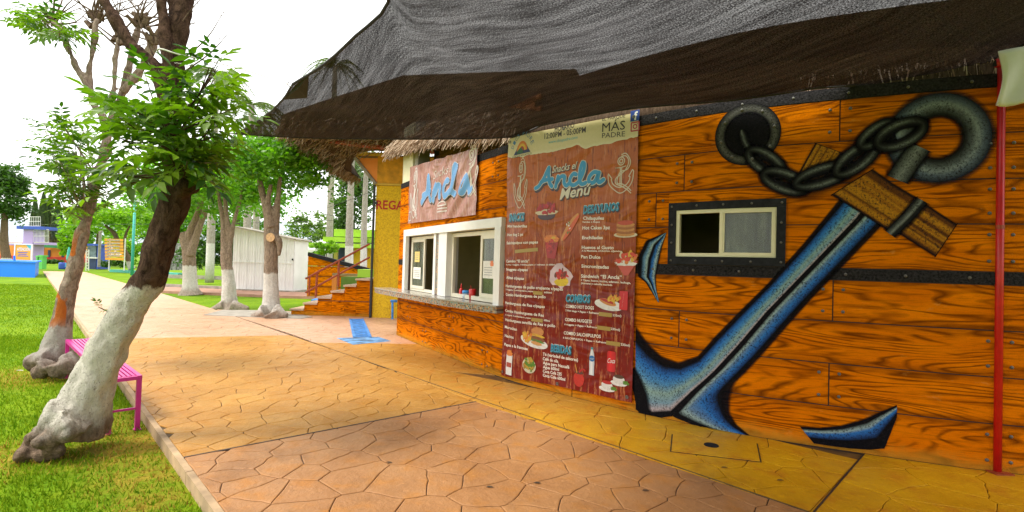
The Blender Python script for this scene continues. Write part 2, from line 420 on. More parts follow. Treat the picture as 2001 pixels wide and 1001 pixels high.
def box(x0, x1, y0, y1, z0, z1):
    V = [(x0, y0, z0), (x1, y0, z0), (x1, y1, z0), (x0, y1, z0), (x0, y0, z1), (x1, y0, z1), (x1, y1, z1), (x0, y1, z1)]
    return V, [(0, 3, 2, 1), (4, 5, 6, 7), (0, 1, 5, 4), (1, 2, 6, 5), (2, 3, 7, 6), (3, 0, 4, 7)]
def obox(c, ax, half, rot=None):
    """box at centre c with horizontal axis direction ax, half sizes (along, across, up)"""
    a = Vector((ax[0], ax[1], 0)).normalized(); b = Vector((-a.y, a.x, 0)); u = Vector((0, 0, 1)); c = Vector(c)
    V = [tuple(c + a * (sx * half[0]) + b * (sy * half[1]) + u * (sz_ * half[2])) for sz_ in (-1, 1) for sx, sy in ((-1, -1), (1, -1), (1, 1), (-1, 1))]
    return V, [(0, 3, 2, 1), (4, 5, 6, 7), (0, 1, 5, 4), (1, 2, 6, 5), (2, 3, 7, 6), (3, 0, 4, 7)]
def prism(poly, z0, z1):
    n = len(poly); V = [(x, y, z0) for x, y in poly] + [(x, y, z1) for x, y in poly]
    return V, [tuple(range(n - 1, -1, -1)), tuple(range(n, 2 * n))] + [(i, (i + 1) % n, n + (i + 1) % n, n + i) for i in range(n)]
def resample(P, n):
    P = np.asarray(P, float)
    d = np.r_[0, np.cumsum(np.linalg.norm(np.diff(P, axis=0), axis=1))]
    t = np.linspace(0, d[-1], n)
    return np.stack([np.interp(t, d, P[:, i]) for i in range(P.shape[1])], 1)
def catmull(P, n=8):
    P = [np.array(p, float) for p in P]; P = [2 * P[0] - P[1]] + P + [2 * P[-1] - P[-2]]
    out = []
    for i in range(1, len(P) - 2):
        p0, p1, p2, p3 = P[i - 1:i + 3]
        for k in range(n):
            t = k / n
            out.append(.5 * ((2 * p1) + (-p0 + p2) * t + (2 * p0 - 5 * p1 + 4 * p2 - p3) * t * t + (-p0 + 3 * p1 - 3 * p2 + p3) * t ** 3))
    out.append(P[-2]); return np.array(out)
def tube(pts, rad, n=8, sm=4, jit=0.0):
    P = np.array(pts, float)
    r = np.array(rad if hasattr(rad, '__len__') else [rad] * len(P), float)
    if sm > 1 and len(P) > 2:
        Q = catmull(np.c_[P, r], sm); P = Q[:, :3]; r = np.maximum(Q[:, 3], .0005)
    T = np.gradient(P, axis=0); V = []; Fc = []
    nv = Vector((.3, .9, .2)); m = len(P)
    for i in range(m):
        t = Vector(T[i]).normalized(); nv = (nv - t * nv.dot(t))
        nv = nv.normalized() if nv.length > 1e-4 else t.orthogonal().normalized()
        b = t.cross(nv)
        for k in range(n):
            a = 2 * math.pi * k / n; rr = r[i] * (1 + jit * (random.random() - .5))
            V.append(tuple(Vector(P[i]) + nv * (math.cos(a) * rr) + b * (math.sin(a) * rr)))
    for i in range(m - 1):
        for k in range(n):
            Fc.append((i * n + k, i * n + (k + 1) % n, (i + 1) * n + (k + 1) % n, (i + 1) * n + k))
    Fc.append(tuple(range(n - 1, -1, -1))); Fc.append(tuple((m - 1) * n + k for k in range(n)))
    return V, Fc
def lathe(c, prof, n=16):
    V = []; Fc = []; m = len(prof)
    for r, z in prof:
        for k in range(n):
            a = 2 * math.pi * k / n; V.append((c[0] + r * math.cos(a), c[1] + r * math.sin(a), c[2] + z))
    for i in range(m - 1):
        for k in range(n): Fc.append((i * n + k, i * n + (k + 1) % n, (i + 1) * n + (k + 1) % n, (i + 1) * n + k))
    Fc.append(tuple(range(n - 1, -1, -1))); Fc.append(tuple((m - 1) * n + k for k in range(n)))
    return V, Fc
def blend_mesh(name, parts, voxel, mat, parent, bumpy=.0, freq=6.0, kind=None):
    """several tubes fused to one continuous skin, roughened"""
    V, Fc = join(*parts)
    me = bpy.data.meshes.new("tmp"); me.from_pydata(V, [], Fc)
    o = bpy.data.objects.new("tmp", me); COL.objects.link(o)
    m = o.modifiers.new("r", 'REMESH'); m.mode = 'VOXEL'; m.voxel_size = voxel
    s = o.modifiers.new("s", 'SMOOTH'); s.iterations = 1
    dg = bpy.context.evaluated_depsgraph_get(); ev = o.evaluated_get(dg)
    r = bpy.data.meshes.new_from_object(ev, depsgraph=dg)
    bpy.data.objects.remove(o)
    nv = len(r.vertices); co = np.empty(nv * 3, np.float32); r.vertices.foreach_get("co", co); co = co.reshape(-1, 3)
    no = np.empty(nv * 3, np.float32); r.vertices.foreach_get("normal", no); no = no.reshape(-1, 3)
    if bumpy:
        h = np.array([mnoise.fractal(Vector((p[0] * freq, p[1] * freq, p[2] * freq * .5)), 1.0, 2.0, 3) for p in co], np.float32)
        co = co + no * (h * bumpy)[:, None]
    co = co - np.array(base_of(parent), np.float32) if parent is not None else co
    r.vertices.foreach_set("co", co.ravel()); r.name = name
    r.materials.clear(); finish(r, mat, True, None, None)
    o = link(name, r, parent)
    if kind: o['kind'] = kind
    return o

# ------------------------------------------------------------------ the ship-shaped facade: a vertical wall along a plan curve
CP = [(-2.34, 10.62), (-1.27, 8.80), (-0.06, 6.85), (0.62, 6.10), (1.34, 5.42), (2.17, 4.78), (3.2, 4.27), (4.0, 3.98), (5.5, 3.6), (7.5, 3.35)]
WC = catmull(CP, 24)
WS = np.r_[0, np.cumsum(np.linalg.norm(np.diff(WC, axis=0), axis=1))]
WT = np.gradient(WC, axis=0); WT /= np.linalg.norm(WT, axis=1)[:, None]
WN = np.stack([WT[:, 1], -WT[:, 0]], 1)
def WP(s, z, off=0.0):
    s = np.asarray(s, float)
    x = np.interp(s, WS, WC[:, 0]); y = np.interp(s, WS, WC[:, 1])
    nx = np.interp(s, WS, WN[:, 0]); ny = np.interp(s, WS, WN[:, 1])
    under = np.minimum(s, 0)                                        # straight on past the left end
    x = x + under * WT[0, 0]; y = y + under * WT[0, 1]
    off = np.asarray(off, float)
    return np.stack([x + nx * off, y + ny * off, np.broadcast_to(np.asarray(z, float), x.shape)], -1)
def wallbox(s0, s1, z0, z1, o0, o1, step=.2):
    n = max(1, int(math.ceil((s1 - s0) / step)))
    S = np.linspace(s0, s1, n + 1); V = []; uv = []
    for s in S:
        for z, o in ((z0, o1), (z1, o1), (z1, o0), (z0, o0)):
            V.append(WP(s, z, o)); uv.append((s, z))
    Fc = []
    for i in range(n):
        for k in range(4): Fc.append((i * 4 + k, (i + 1) * 4 + k, (i + 1) * 4 + (k + 1) % 4, i * 4 + (k + 1) % 4))
    Fc.append((0, 1, 2, 3)); Fc.append((n * 4 + 3, n * 4 + 2, n * 4 + 1, n * 4))
    return np.array(V), Fc, np.array(uv)
def wjoin(bs):
    V = []; Fc = []; U = []
    for v, f, u in bs:
        b = len(V); V += [tuple(x) for x in v]; U += [tuple(x) for x in u]; Fc += [tuple(i + b for i in q) for q in f]
    return V, Fc, U
def wpart(name, boxes, mat, parent, label=None):
    V, Fc, U = wjoin(boxes); o = mk(name, V, Fc, mat, parent, uv=U)
    if label: o['label'] = label
    return o
def loft(A, B, prof, n=60, off=.012, zmin=.004):
    """strip of paint between two (s,z) edge lines; prof = [(t, colour, alpha)]"""
    A = resample(A, n); B = resample(B, n)
    ts = [p[0] for p in prof]; tt = np.unique(np.r_[np.linspace(0, 1, 17), ts])
    cs = np.array([[*p[1], p[2]] for p in prof], float)
    col = np.stack([np.interp(tt, ts, cs[:, i]) for i in range(4)], 1)
    V = []; C = []; m = len(tt)
    for i in range(n):
        for j, t in enumerate(tt):
            q = A[i] * (1 - t) + B[i] * t
            V.append(WP(q[0], max(q[1], zmin), off)); C.append(col[j])
    Fc = [(i * m + j, i * m + j + 1, (i + 1) * m + j + 1, (i + 1) * m + j) for i in range(n - 1) for j in range(m - 1)]
    return np.array(V), Fc, np.array(C)
def stroke(P, hw, prof, off=.012, closed=False, n=None, smooth=True, caps=False):
    P = np.asarray(P, float)
    if closed: P = np.r_[P, P[:1]]
    if smooth and len(P) > 2: P = catmull(P, 8)
    n = n or max(4, len(P)); P = resample(P, n)
    T = np.gradient(P, axis=0)
    if closed: T[0] = T[-1] = P[1] - P[-2]
    T /= np.linalg.norm(T, axis=1)[:, None] + 1e-9
    N = np.stack([-T[:, 1], T[:, 0]], 1)
    w = np.interp(np.linspace(0, 1, n), np.linspace(0, 1, len(hw)), hw) if hasattr(hw, '__len__') else np.full(n, hw)
    if caps:
        k = np.r_[P[:1] - T[:1] * w[0] * .75, P, P[-1:] + T[-1:] * w[-1] * .75]
        w = np.r_[w[0] * .5, w, w[-1] * .5]; N = np.r_[N[:1], N, N[-1:]]; P = k
    return loft(P + N * w[:, None], P - N * w[:, None], prof, len(P), off)
def pjoin(ps):
    V = []; Fc = []; C = []
    for v, f, c in ps:
        b = len(V); V += [tuple(x) for x in v]; C += [tuple(x) for x in c]; Fc += [tuple(i + b for i in q) for q in f]
    return V, Fc, C
def paint(name, ps, mat, parent, kind=None):
    V, Fc, C = pjoin(ps if isinstance(ps, list) else [ps]); return mk(name, V, Fc, mat, parent, col=C, kind=kind)
def flat(c): return [(0, c, 1), (1, c, 1)]

# ================================================================== SETTING
# ---- lawn: one sheet to the horizon, sunk 10 cm below the paving
DRY = [(-4.05, 3.75, .55, .8), (-3.05, 4.35, .55, .9), (-2.6, 3.75, .35, .7), (-6.1, 6.6, .75, .6), (-2.3, 3.35, .25, .7), (-3.6, 5.0, .4, .5), (-4.3, 3.1, .5, .35)]
def dry(x, y):
    d = np.zeros_like(x)
    for cx, cy, r, a in DRY: d = np.maximum(d, a * np.clip(1.35 - np.hypot(x - cx, y - cy) / r, 0, 1))
    return d
xs = np.unique(np.r_[np.linspace(-900, -60, 12), np.linspace(-60, -14, 24), np.linspace(-14, 2, 110), np.linspace(2, 900, 16)])
ys = np.unique(np.r_[np.linspace(-300, 0, 8), np.linspace(0, 14, 100), np.linspace(14, 60, 24), np.linspace(60, 1600, 14)])
gx, gy = np.meshgrid(xs, ys); nz = np.array([mnoise.noise(Vector((a * .6, b * .6, 0))) for a, b in zip(gx.ravel(), gy.ravel())]) * .012
V = np.c_[gx.ravel(), gy.ravel(), -.10 + nz]; nx_ = len(xs)
I = np.arange(len(ys) - 1)[:, None] * nx_ + np.arange(nx_ - 1)[None]
Fq = np.stack([I, I + 1, I + 1 + nx_, I + nx_], -1).reshape(-1, 4)
mk_fast("lawn", V, Fq, 'lawn', kind='structure', attrs={'dry': dry(gx.ravel(), gy.ravel())}, smooth=True)

hv = []; hf = []
for i in range(41):
    x = -1500 + i * 45; h = 70 + 38 * mnoise.noise(Vector((i * .17, 3, 0))) + 46 * math.exp(-((i - 13) / 7) ** 2)
    hv += [(x, 1250, -5), (x, 1330, h), (x, 1600, h * .7)]
for i in range(40):
    for k in range(2): hf.append((i * 3 + k, i * 3 + 3 + k, i * 3 + 4 + k, i * 3 + 1 + k))
mk("hills", hv, hf, 'hill', kind='structure', smooth=True)

# ---- paving: joint bed + stones cast between the joints
L0, L1 = np.array((-1.65, 3.05)), np.array((-37.4, 40.9))           # lawn edge of the path
J0, J1 = np.array((1.92, 3.26)), np.array((-8.49, 14.74))           # long construction joint
def on(a, b, t): return a + (b - a) * t
def lineY(a, b, y): t = (y - a[1]) / (b[1] - a[1]); return a + (b - a) * t
def clip_half(poly, p, n):
    out = []
    for i in range(len(poly)):
        a, b = poly[i], poly[(i + 1) % len(poly)]; da = (a - p) @ n; db = (b - p) @ n
        if da >= 0: out.append(a)
        if (da < 0) != (db < 0): out.append(a + (b - a) * (da / (da - db)))
    return out
def cells(zone, d, jitter=.36, drop=.16, seed=1):
    """irregular flagstones: Voronoi cells of a loose seed grid, clipped to the convex zone"""
    r = np.random.default_rng(seed); Z = np.array(zone)
    lo, hi = Z.min(0) - 2 * d, Z.max(0) + 2 * d; pts = []
    for j, y in enumerate(np.arange(lo[1], hi[1], d * .87)):
        for x in np.arange(lo[0], hi[0], d):
            if r.random() > drop: pts.append((x + (j % 2) * d * .5 + r.normal() * d * jitter * .6, y + r.normal() * d * jitter * .6))
    P = np.array(pts)
    ar = 0.5 * np.sum(Z[:, 0] * np.roll(Z[:, 1], -1) - Z[:, 1] * np.roll(Z[:, 0], -1))
    if ar < 0: Z = Z[::-1]
    out = []
    for i, c in enumerate(P):
        dist = np.hypot(*(P - c).T); nb = np.argsort(dist)[1:19]
        poly = [c + np.array(v) * d * 2.2 for v in ((-1, -1), (1, -1), (1, 1), (-1, 1))]
        for q in nb:
            m = (P[q] + c) / 2; poly = clip_half(poly, m, c - P[q])
            if len(poly) < 3: break
        for k in range(len(Z)):
            if len(poly) < 3: break
            a, b = Z[k], Z[(k + 1) % len(Z)]; e = b - a; poly = clip_half(poly, a, np.array((-e[1], e[0])))
        if len(poly) >= 3:
            A = np.array(poly); area = abs(.5 * np.sum(A[:, 0] * np.roll(A[:, 1], -1) - A[:, 1] * np.roll(A[:, 0], -1)))
            if area > .0012 * 4: out.append(A)
    return out, Z
def wobble(p, Z, amp, fr):
    w = np.array((mnoise.noise(Vector((p[0] * fr, p[1] * fr, 1.3))), mnoise.noise(Vector((p[0] * fr, p[1] * fr, 7.7)))))
    w2 = np.array((mnoise.noise(Vector((p[0] * fr * 3.1, p[1] * fr * 3.1, 4))), mnoise.noise(Vector((p[0] * fr * 3.1, p[1] * fr * 3.1, 9)))))
    dm = 1e9
    for k in range(len(Z)):
        a, b = Z[k], Z[(k + 1) % len(Z)]; e = b - a; nn = np.array((-e[1], e[0])) / np.hypot(*e); dm = min(dm, abs((p - a) @ nn))
    return p + (w * amp + w2 * amp * .4) * min(1, dm / .12)
def stone_geo(A, Z, gap, seg, top=0.0, depth=.016, bev=.007, wob=.035, fr=3.0):
    c = A.mean(0); pts = []
    for i in range(len(A)):
        a, b = A[i], A[(i + 1) % len(A)]; k = max(1, int(np.hypot(*(b - a)) / seg))
        for j in range(k): pts.append(a + (b - a) * j / k)
    pts = [wobble(p, Z, wob, fr) for p in pts]; n = len(pts)
    def inset(g):
        o = []
        for p in pts:
            e = c - p; l = np.hypot(*e); o.append(p + e / max(l, 1e-6) * min(g, l * .5))
        return o
    lo, hi = inset(gap / 2), inset(gap / 2 + bev)
    V = [(p[0], p[1], top - depth) for p in lo] + [(p[0], p[1], top - .003) for p in lo] + [(p[0], p[1], top) for p in hi]
    Fc = [tuple(range(2 * n, 3 * n))]
    for r_ in (0, 1):
        Fc += [(r_ * n + i, r_ * n + (i + 1) % n, r_ * n + n + (i + 1) % n, r_ * n + n + i) for i in range(n)]
    if .5 * sum(pts[i][0] * pts[(i + 1) % n][1] - pts[i][1] * pts[(i + 1) % n][0] for i in range(n)) < 0:
        Fc = [tuple(reversed(f)) for f in Fc]
    return V, Fc
path = link("path", bpy.data.meshes.new("path")); path['kind'] = 'structure'
nearA = [(-1.65 + 2.6, 3.05 - 2.75), tuple(L0), (-2.288,3.85), (-1.947,4.174), (-1.458,4.443), (-0.35,5.644), tuple(J0), (4.2, .74)]
def bed(name, poly, mat, z=-.010, thick=.10):
    v, f = prism(poly, z - thick, z); o = mk(name, v, f, mat, path); return o
pA, pB = L0 + (L1 - L0) * ((3.85 - L0[1]) / (L1 - L0)[1]), np.array((-0.35,5.644))
pC, pD = np.array((-6.034,9.031)), np.array((-4.281,10.203))
pC = lineY(L0, L1, pC[1])
T1 = lineY(L0, L1, 21.5); T2 = np.array((-14.31, 20.83)); F1, F2 = L1, np.array((-34.6, 41.6))
Nn0 = np.array((.95, .30)); Nn1 = np.array((4.25, .70))
K1 = np.array((3.04, 4.37)); K0 = np.array((1.95, 3.26))            # joint across the yellow strip
wallmid = np.array((-2.9, 9.1))
zones = [
    ("near", [Nn0, L0, pA, pB, J0, Nn1], .30, 'stone_near', 'grout', .008, 1),
    ("ochre", [pA, pC, pD, pB], .255, 'stone_orange', 'grout_orange', .0085, 2),
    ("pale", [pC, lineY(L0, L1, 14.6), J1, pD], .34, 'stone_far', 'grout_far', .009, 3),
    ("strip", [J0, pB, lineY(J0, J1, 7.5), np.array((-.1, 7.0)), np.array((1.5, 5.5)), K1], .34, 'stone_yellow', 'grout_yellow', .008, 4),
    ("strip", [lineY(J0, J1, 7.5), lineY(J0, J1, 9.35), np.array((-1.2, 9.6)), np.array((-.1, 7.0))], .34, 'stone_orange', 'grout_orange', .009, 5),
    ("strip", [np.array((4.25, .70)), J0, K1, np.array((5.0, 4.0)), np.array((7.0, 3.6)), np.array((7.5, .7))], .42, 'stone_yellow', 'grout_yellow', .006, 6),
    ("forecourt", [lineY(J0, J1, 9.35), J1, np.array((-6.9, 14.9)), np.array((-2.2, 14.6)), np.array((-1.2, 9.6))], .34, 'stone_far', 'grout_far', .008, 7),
]
stones = []
for nm, zn, d, sm_, gm, gap, sd_ in zones:
    bed("slab", zn, gm)
    cs, Z = cells(zn, d, seed=sd_)
    for A in cs: stones.append((np.hypot(*A.mean(0)), A, Z, sm_, gap))
stones.sort(key=lambda q: q[0])
def in_view(c): return c[1] > .5 and c[0] > -1.02 * c[1] and c[0] < 1.06 * c[1] and c[1] > 2.6
vis = [q for q in stones if in_view(q[1].mean(0))]; hid = [q for q in stones if not in_view(q[1].mean(0))]
rest = {}
for i, (dd, A, Z, sm_, gap) in enumerate(vis):
    g_ = stone_geo(A, Z, gap, .07 if dd < 7 else .14)
    if i < 296: mk("paving_stone", *g_, sm_, path)
    else: rest.setdefault(sm_, []).append(g_)
for dd, A, Z, sm_, gap in hid: rest.setdefault(sm_, []).append(stone_geo(A, Z, gap, .3))
for sm_, gs in rest.items():
    V, Fc = join(*gs); mk("far_paving", V, Fc, sm_, path, kind='stuff')
# the far run of the path, too distant to tell its stones apart
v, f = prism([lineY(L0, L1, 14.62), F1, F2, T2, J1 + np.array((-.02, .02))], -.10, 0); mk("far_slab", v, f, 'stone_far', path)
# kerb edge along the lawn, cast in lengths
tdir = (L1 - L0) / np.hypot(*(L1 - L0)); ndir = np.array((-tdir[1], tdir[0])) * -1
ndir = np.array((-tdir[1], tdir[0])); ndir = ndir if ndir[0] < 0 else -ndir
t = -3.6
while t < 18:
    ln = 2.2; a = L0 + tdir * (t + .004); b = L0 + tdir * (t + ln - .004)
    q = [a + ndir * .0, a + ndir * .045, b + ndir * .045, b + ndir * .0]
    v, f = prism(q, -.16, -.004); mk("kerb_stone", v, f, 'kerb', path); t += ln
# darker saw-cut joints between pours
def cut(a, b, w, mat, z=.003):
    a, b = np.array(a), np.array(b); e = (b - a) / np.hypot(*(b - a)); n = np.array((-e[1], e[0])) * w / 2
    return prism([a - n, b - n, b + n, a + n], z - .012, z)
mk("joint_strip", *cut(pA, pB, .018, 'grout'), 'grout', path)
mk("joint_strip", *cut(J0, J1, .012, 'grout'), 'grout_orange', path)
mk("joint_strip", *cut(K0, K1, .012, 'grout'), 'joint', path)

# ---- lawn strips and kerbs right of the path, behind
def slab(name, poly, z0, z1, mat, kind='structure', parent=None):
    v, f = prism(poly, z0, z1); return mk(name, v, f, mat, parent, kind=kind)
slab("tree_pit_kerb", [(-7.9, 13.2), (-6.5, 13.05), (-5.3, 13.0), (-5.2, 13.5), (-6.7, 14.95), (-8.2, 14.6)], -.1, .012, 'concrete')
slab("terrace_path", [(-15.2, 21.9), (-9.3, 21.0), (-3.0, 21.0), (-3.0, 23.6), (-9.3, 23.6), (-18.0, 24.9)], -.1, .01, 'terracotta')
slab("kerb_line", [(-18.4, 25.1), (-13.2, 24.1), (-13.2, 24.25), (-18.4, 25.3)], -.1, .14, 'concrete')
slab("kerb_line", [(-26.0, 37.0), (-12, 36), (-12, 36.3), (-26, 37.3)], -.1, .16, 'concrete')
slab("wading_pool_kerb", [(-36.5, 46.5), (-27, 41.5), (-26.6, 42.0), (-36.2, 47.2)], -.1, .12, 'teal').__setitem__('label', 'pale teal kerb')

# ---- grass: short blades nearest the camera
N = 210000; N2 = 190000
bx = np.r_[rng.uniform(-12, 1.2, N), rng.uniform(-32, -3, N2)]; by = np.r_[2.2 + rng.random(N) ** 1.7 * 7.5, 6 + rng.random(N2) ** 1.3 * 19]; N = N + N2
t_ = (by - L0[1]) / (L1 - L0)[1]; edge = L0[0] + (L1 - L0)[0] * t_ - .075
ok = (bx < edge + rng.normal(0, .015, N)) & (bx > -1.45 * by - 1.2)
bx, by = bx[ok], by[ok]; n = len(bx)
dr = dry(bx, by) * (rng.random(n) * .5 + .5)
keep = rng.random(n) > dr * .55; bx, by, dr = bx[keep], by[keep], dr[keep]; n = len(bx)
hh = rng.uniform(.018, .048, n) * (1 - .45 * dr); ww = rng.uniform(.003, .0065, n) * (1 + by * .04 + np.clip(by - 7, 0, 30) * .09); an = rng.uniform(0, math.pi, n)
lx, ly = rng.normal(0, .018, n), rng.normal(0, .018, n)
z0 = -.104 + 0 * bx
p0 = np.c_[bx - np.cos(an) * ww, by - np.sin(an) * ww, z0]; p1 = np.c_[bx + np.cos(an) * ww, by + np.sin(an) * ww, z0]
p2 = np.c_[bx + lx, by + ly, z0 + hh + .008]
V = np.stack([p0, p1, p2], 1).reshape(-1, 3); Fc = np.arange(3 * n).reshape(-1, 3)
hue = rng.random(n)[:, None]; patch = np.array([mnoise.noise(Vector((a * 1.3, b * 1.3, 5))) for a, b in zip(bx, by)])[:, None] * .5 + .5
cg = np.array((.085, .21, .004)) * (1 - hue) + np.array((.27, .38, .012)) * hue
cg = cg * (.75 + .5 * patch)
cd = np.array((.30, .17, .025)) * (1 - hue) + np.array((.56, .40, .07)) * hue
mk_ = (dr[:, None] > rng.random(n)[:, None] * .9).astype(float)
cc = cg * (1 - mk_) + cd * mk_
mk_fast("grass", V, Fc, 'grass', col=np.repeat(cc, 3, 0), kind='stuff')

# ================================================================== SNACK BAR
bar = thing("snack_bar", "curved ship-shaped snack bar with orange plank wall and anchor mural", "building", (1.0, 6.5, 0))
SW = (.62, 4.22, .96, 2.06)           # serving hatch opening  s0 s1 z0 z1
PW = (6.80, 7.74, 1.63, 2.11)         # small side window opening
def minus(r, holes):
    out = [r]
    for h in holes:
        nx = []
        for s0, s1, z0, z1 in out:
            if h[0] >= s1 or h[1] <= s0 or h[2] >= z1 or h[3] <= z0: nx.append((s0, s1, z0, z1)); continue
            a, b = max(s0, h[0]), min(s1, h[1])
            if s0 < a: nx.append((s0, a, z0, z1))
            if b < s1: nx.append((b, s1, z0, z1))
            if z0 < h[2]: nx.append((a, b, z0, h[2]))
            if h[3] < z1: nx.append((a, b, h[3], z1))
        out = nx
    return [q for q in out if q[1] - q[0] > .02 and q[3] - q[2] > .02]
core = [wallbox(a, b, c, d, -.18, 0) for a, b, c, d in minus((0, 12.6, -.05, 3.14), [SW, PW])]
wpart("wall", core, 'joint', bar)
rows = [(.0, .37), (.37, .735), (.735, 1.10), (1.10, 1.46), (1.56, 1.94), (1.94, 2.30), (2.30, 2.665), (2.665, 3.03)]
cuts = [[1.6, 3.9, 5.6, 9.3, 11.2], [.75, 2.75, 4.36, 8.15, 10.5], [2.0, 4.9, 6.87, 9.3, 10.9], [1.2, 5.4, 8.17, 10.2, 11.9],
        [.35, 5.7, 9.3, 11.0], [5.0, 6.6, 9.3, 10.3], [1.1, 4.7, 6.89, 9.3, 11.5], [2.6, 4.05, 8.20, 9.75, 11.0]]
rv_seed = (lathe((0, 0, 0), [(.017, 0), (.016, .006), (.009, .012), (.001, .014)], 8))
rv_me = bpy.data.meshes.new("rivet"); rv_me.from_pydata(*[list(map(tuple, rv_seed[0])), [], list(map(tuple, rv_seed[1]))]); finish(rv_me, 'rivet', True, None, None)
def rivet(s, z, off, parent, sc=1.0):
    o = link("rivet", rv_me, parent); p = WP(s, z, off); nn = WP(s, z, off + 1) - p
    o.location = Vector(p) - base_of(parent); o.rotation_euler = Vector(nn).to_track_quat('Z', 'Y').to_euler(); o.scale = (sc * .85,) * 3; return o
for (z0, z1), cs in zip(rows, cuts):
    ed = [0.0] + cs + [12.6]
    for a, b in zip(ed[:-1], ed[1:]):
        g_ = .0055
        pcs = minus((a + g_, b - g_, z0 + .005, z1 - .005), [(SW[0] - .14, SW[1] + .1, SW[2] - .06, SW[3] + .1), (PW[0] - .06, PW[1] + .06, PW[2] - .05, PW[3] + .05)])
        if not pcs: continue
        thick = .006 + .0025 * random.random()
        os_ = [wpart("plank", [wallbox(*q, -.004, thick)], 'plank', bar) for q in pcs]
        for s_ in (a, b):
            o = os_[0]
            for sg in ((-1,) if s_ == b else (1,)):
                if .2 < s_ < 11 and not (4.3 < s_ < 6.45):
                    for zz in (z0 + .085, z1 - .085):
                        s2 = s_ + sg * .075
                        if not (SW[0] - .2 < s2 < SW[1] + .2 and SW[2] - .1 < zz < SW[3] + .15): rivet(s2, zz, thick, o)
for z0, z1, lab in ((1.463, 1.557, None), (3.033, 3.135, None)):
    pcs = minus((.0, 12.6, z0, z1), [(SW[0] - .14, SW[1] + .1, SW[2] - .06, SW[3] + .1)])
    for pc in pcs:
        o = wpart("trim_band", [wallbox(*q, -.004, .0105) for q in [pc]], 'band', bar)
        for s_ in np.arange(4.9, 12, .42):
            if pc[0] < s_ < pc[1] and not (z0 < 2 and 7.7 < s_ < 8.2): rivet(s_, (z0 + z1) / 2, .0105, o, .9)
# rear of the building so that rooms are closed
wpart("room_back", [wallbox(.3, 12.0, 0, 3.1, -2.9, -2.75, .5)], 'room', bar)
wpart("room_floor", [wallbox(.2, 12.3, .0, .03, -2.75, -.19, .5)], 'concrete', bar)
wpart("room_ceiling", [wallbox(.0, 12.5, 2.98, 3.08, -2.75, -.19, .5)], 'room', bar)
wpart("end_wall", [wallbox(.0, .18, .031, 2.979, -2.75, -.185, .5)], 'room', bar)
wpart("end_wall", [wallbox(12.3, 12.5, .031, 2.979, -2.75, -.185, .5)], 'room', bar)
wpart("partition", [wallbox(5.3, 5.4, .031, 2.979, -2.74, -.19, .5)], 'room', bar)
# serving hatch: white surround, two sliding windows, mosaic post
sw = wpart("serving_window", [wallbox(.47, 4.35, 2.02, 2.15, -.20, .075), wallbox(.47, .60, .965, 2.019, -.20, .075), wallbox(4.20, 4.35, .88, 2.019, -.20, .085)], 'white', bar)
wpart("window_post", [wallbox(2.00, 2.10, .966, 2.018, -.16, .045), wallbox(2.25, 2.58, .966, 2.018, -.16, .055)], 'white', sw)
wpart("mosaic_strip", [wallbox(2.105, 2.245, .967, 2.017, -.15, .03)], 'mosaic', sw)
def sash(s0, s1, z0, z1, o, w=.045, parent=None, mat='white_sash', d=.03):
    return wpart("sash", [wallbox(s0, s1, z1 - w, z1, o, o + d), wallbox(s0, s1, z0, z0 + w, o, o + d), wallbox(s0, s0 + w, z0 + w, z1 - w, o, o + d), wallbox(s1 - w, s1, z0 + w, z1 - w, o, o + d)], mat, parent)
sash(.605, 1.995, .97, 2.0, -.09, .05, sw, d=.05); sash(.70, 1.40, 1.02, 1.95, -.055, .05, sw)
wpart("pane", [wallbox(.76, 1.34, 1.075, 1.90, -.045, -.040)], 'glass', sw)
sash(2.585, 4.195, .97, 2.0, -.09, .06, sw, d=.05); sash(3.62, 4.14, 1.03, 1.94, -.055, .06, sw)
wpart("pane", [wallbox(3.68, 4.08, 1.09, 1.88, -.045, -.040)], 'glass', sw)
ct = wpart("counter", [wallbox(.02, 4.36, .865, .955, -.17, .30, .15)], 'mosaic', bar)
V = []; U = []; S_ = np.linspace(-.45, 4.36, 36)
dep = np.interp(S_, [-.45, .0, 3.0, 4.36], [.36, .40, .30, .12])
bpy.data.objects.remove(ct)
for s_, d_ in zip(S_, dep):
    for z, o_ in ((.855, d_), (.945, d_), (.945, -.16 if s_ > .03 else .02), (.855, -.16 if s_ > .03 else .02)): V.append(WP(s_, z, o_)); U.append((s_, z))
Fc = [(i * 4 + k, (i + 1) * 4 + k, (i + 1) * 4 + (k + 1) % 4, i * 4 + (k + 1) % 4) for i in range(35) for k in range(4)] + [(0, 1, 2, 3), (143, 142, 141, 140)]
ct = mk("counter", V, Fc, 'mosaic', bar, uv=U)
V2 = []
for s_, d_ in zip(S_, dep):
    for z, o_ in ((.946, d_ + .012), (.962, d_ + .012), (.962, -.16 if s_ > .03 else .015), (.946, -.16 if s_ > .03 else .015)): V2.append(WP(s_, z, o_))
mk("countertop", V2, Fc, plain("speckled_granite", (.36, .33, .29), .18, .3, 80, .02), ct)
bpp = [(-3.109,13.55,0.041),(-3.123,13.55,0.459),(-3.001,13.55,0.462)]
bpt_ = thing("water_pipe", "short blue standpipe with elbow in front of yellow wall", "pipe", (bpp[0][0], bpp[0][1], 0))
mk("riser", *tube([(bpp[0][0], bpp[0][1], 0), bpp[1]], .03, 10, 1), 'blue_tile', bpt_); mk("elbow", *tube([(bpp[1][0] - .05, bpp[1][1], bpp[1][2] + .02), (bpp[2][0], bpp[2][1], bpp[1][2] + .02)], .036, 10, 1), 'blue_tile', bpt_)
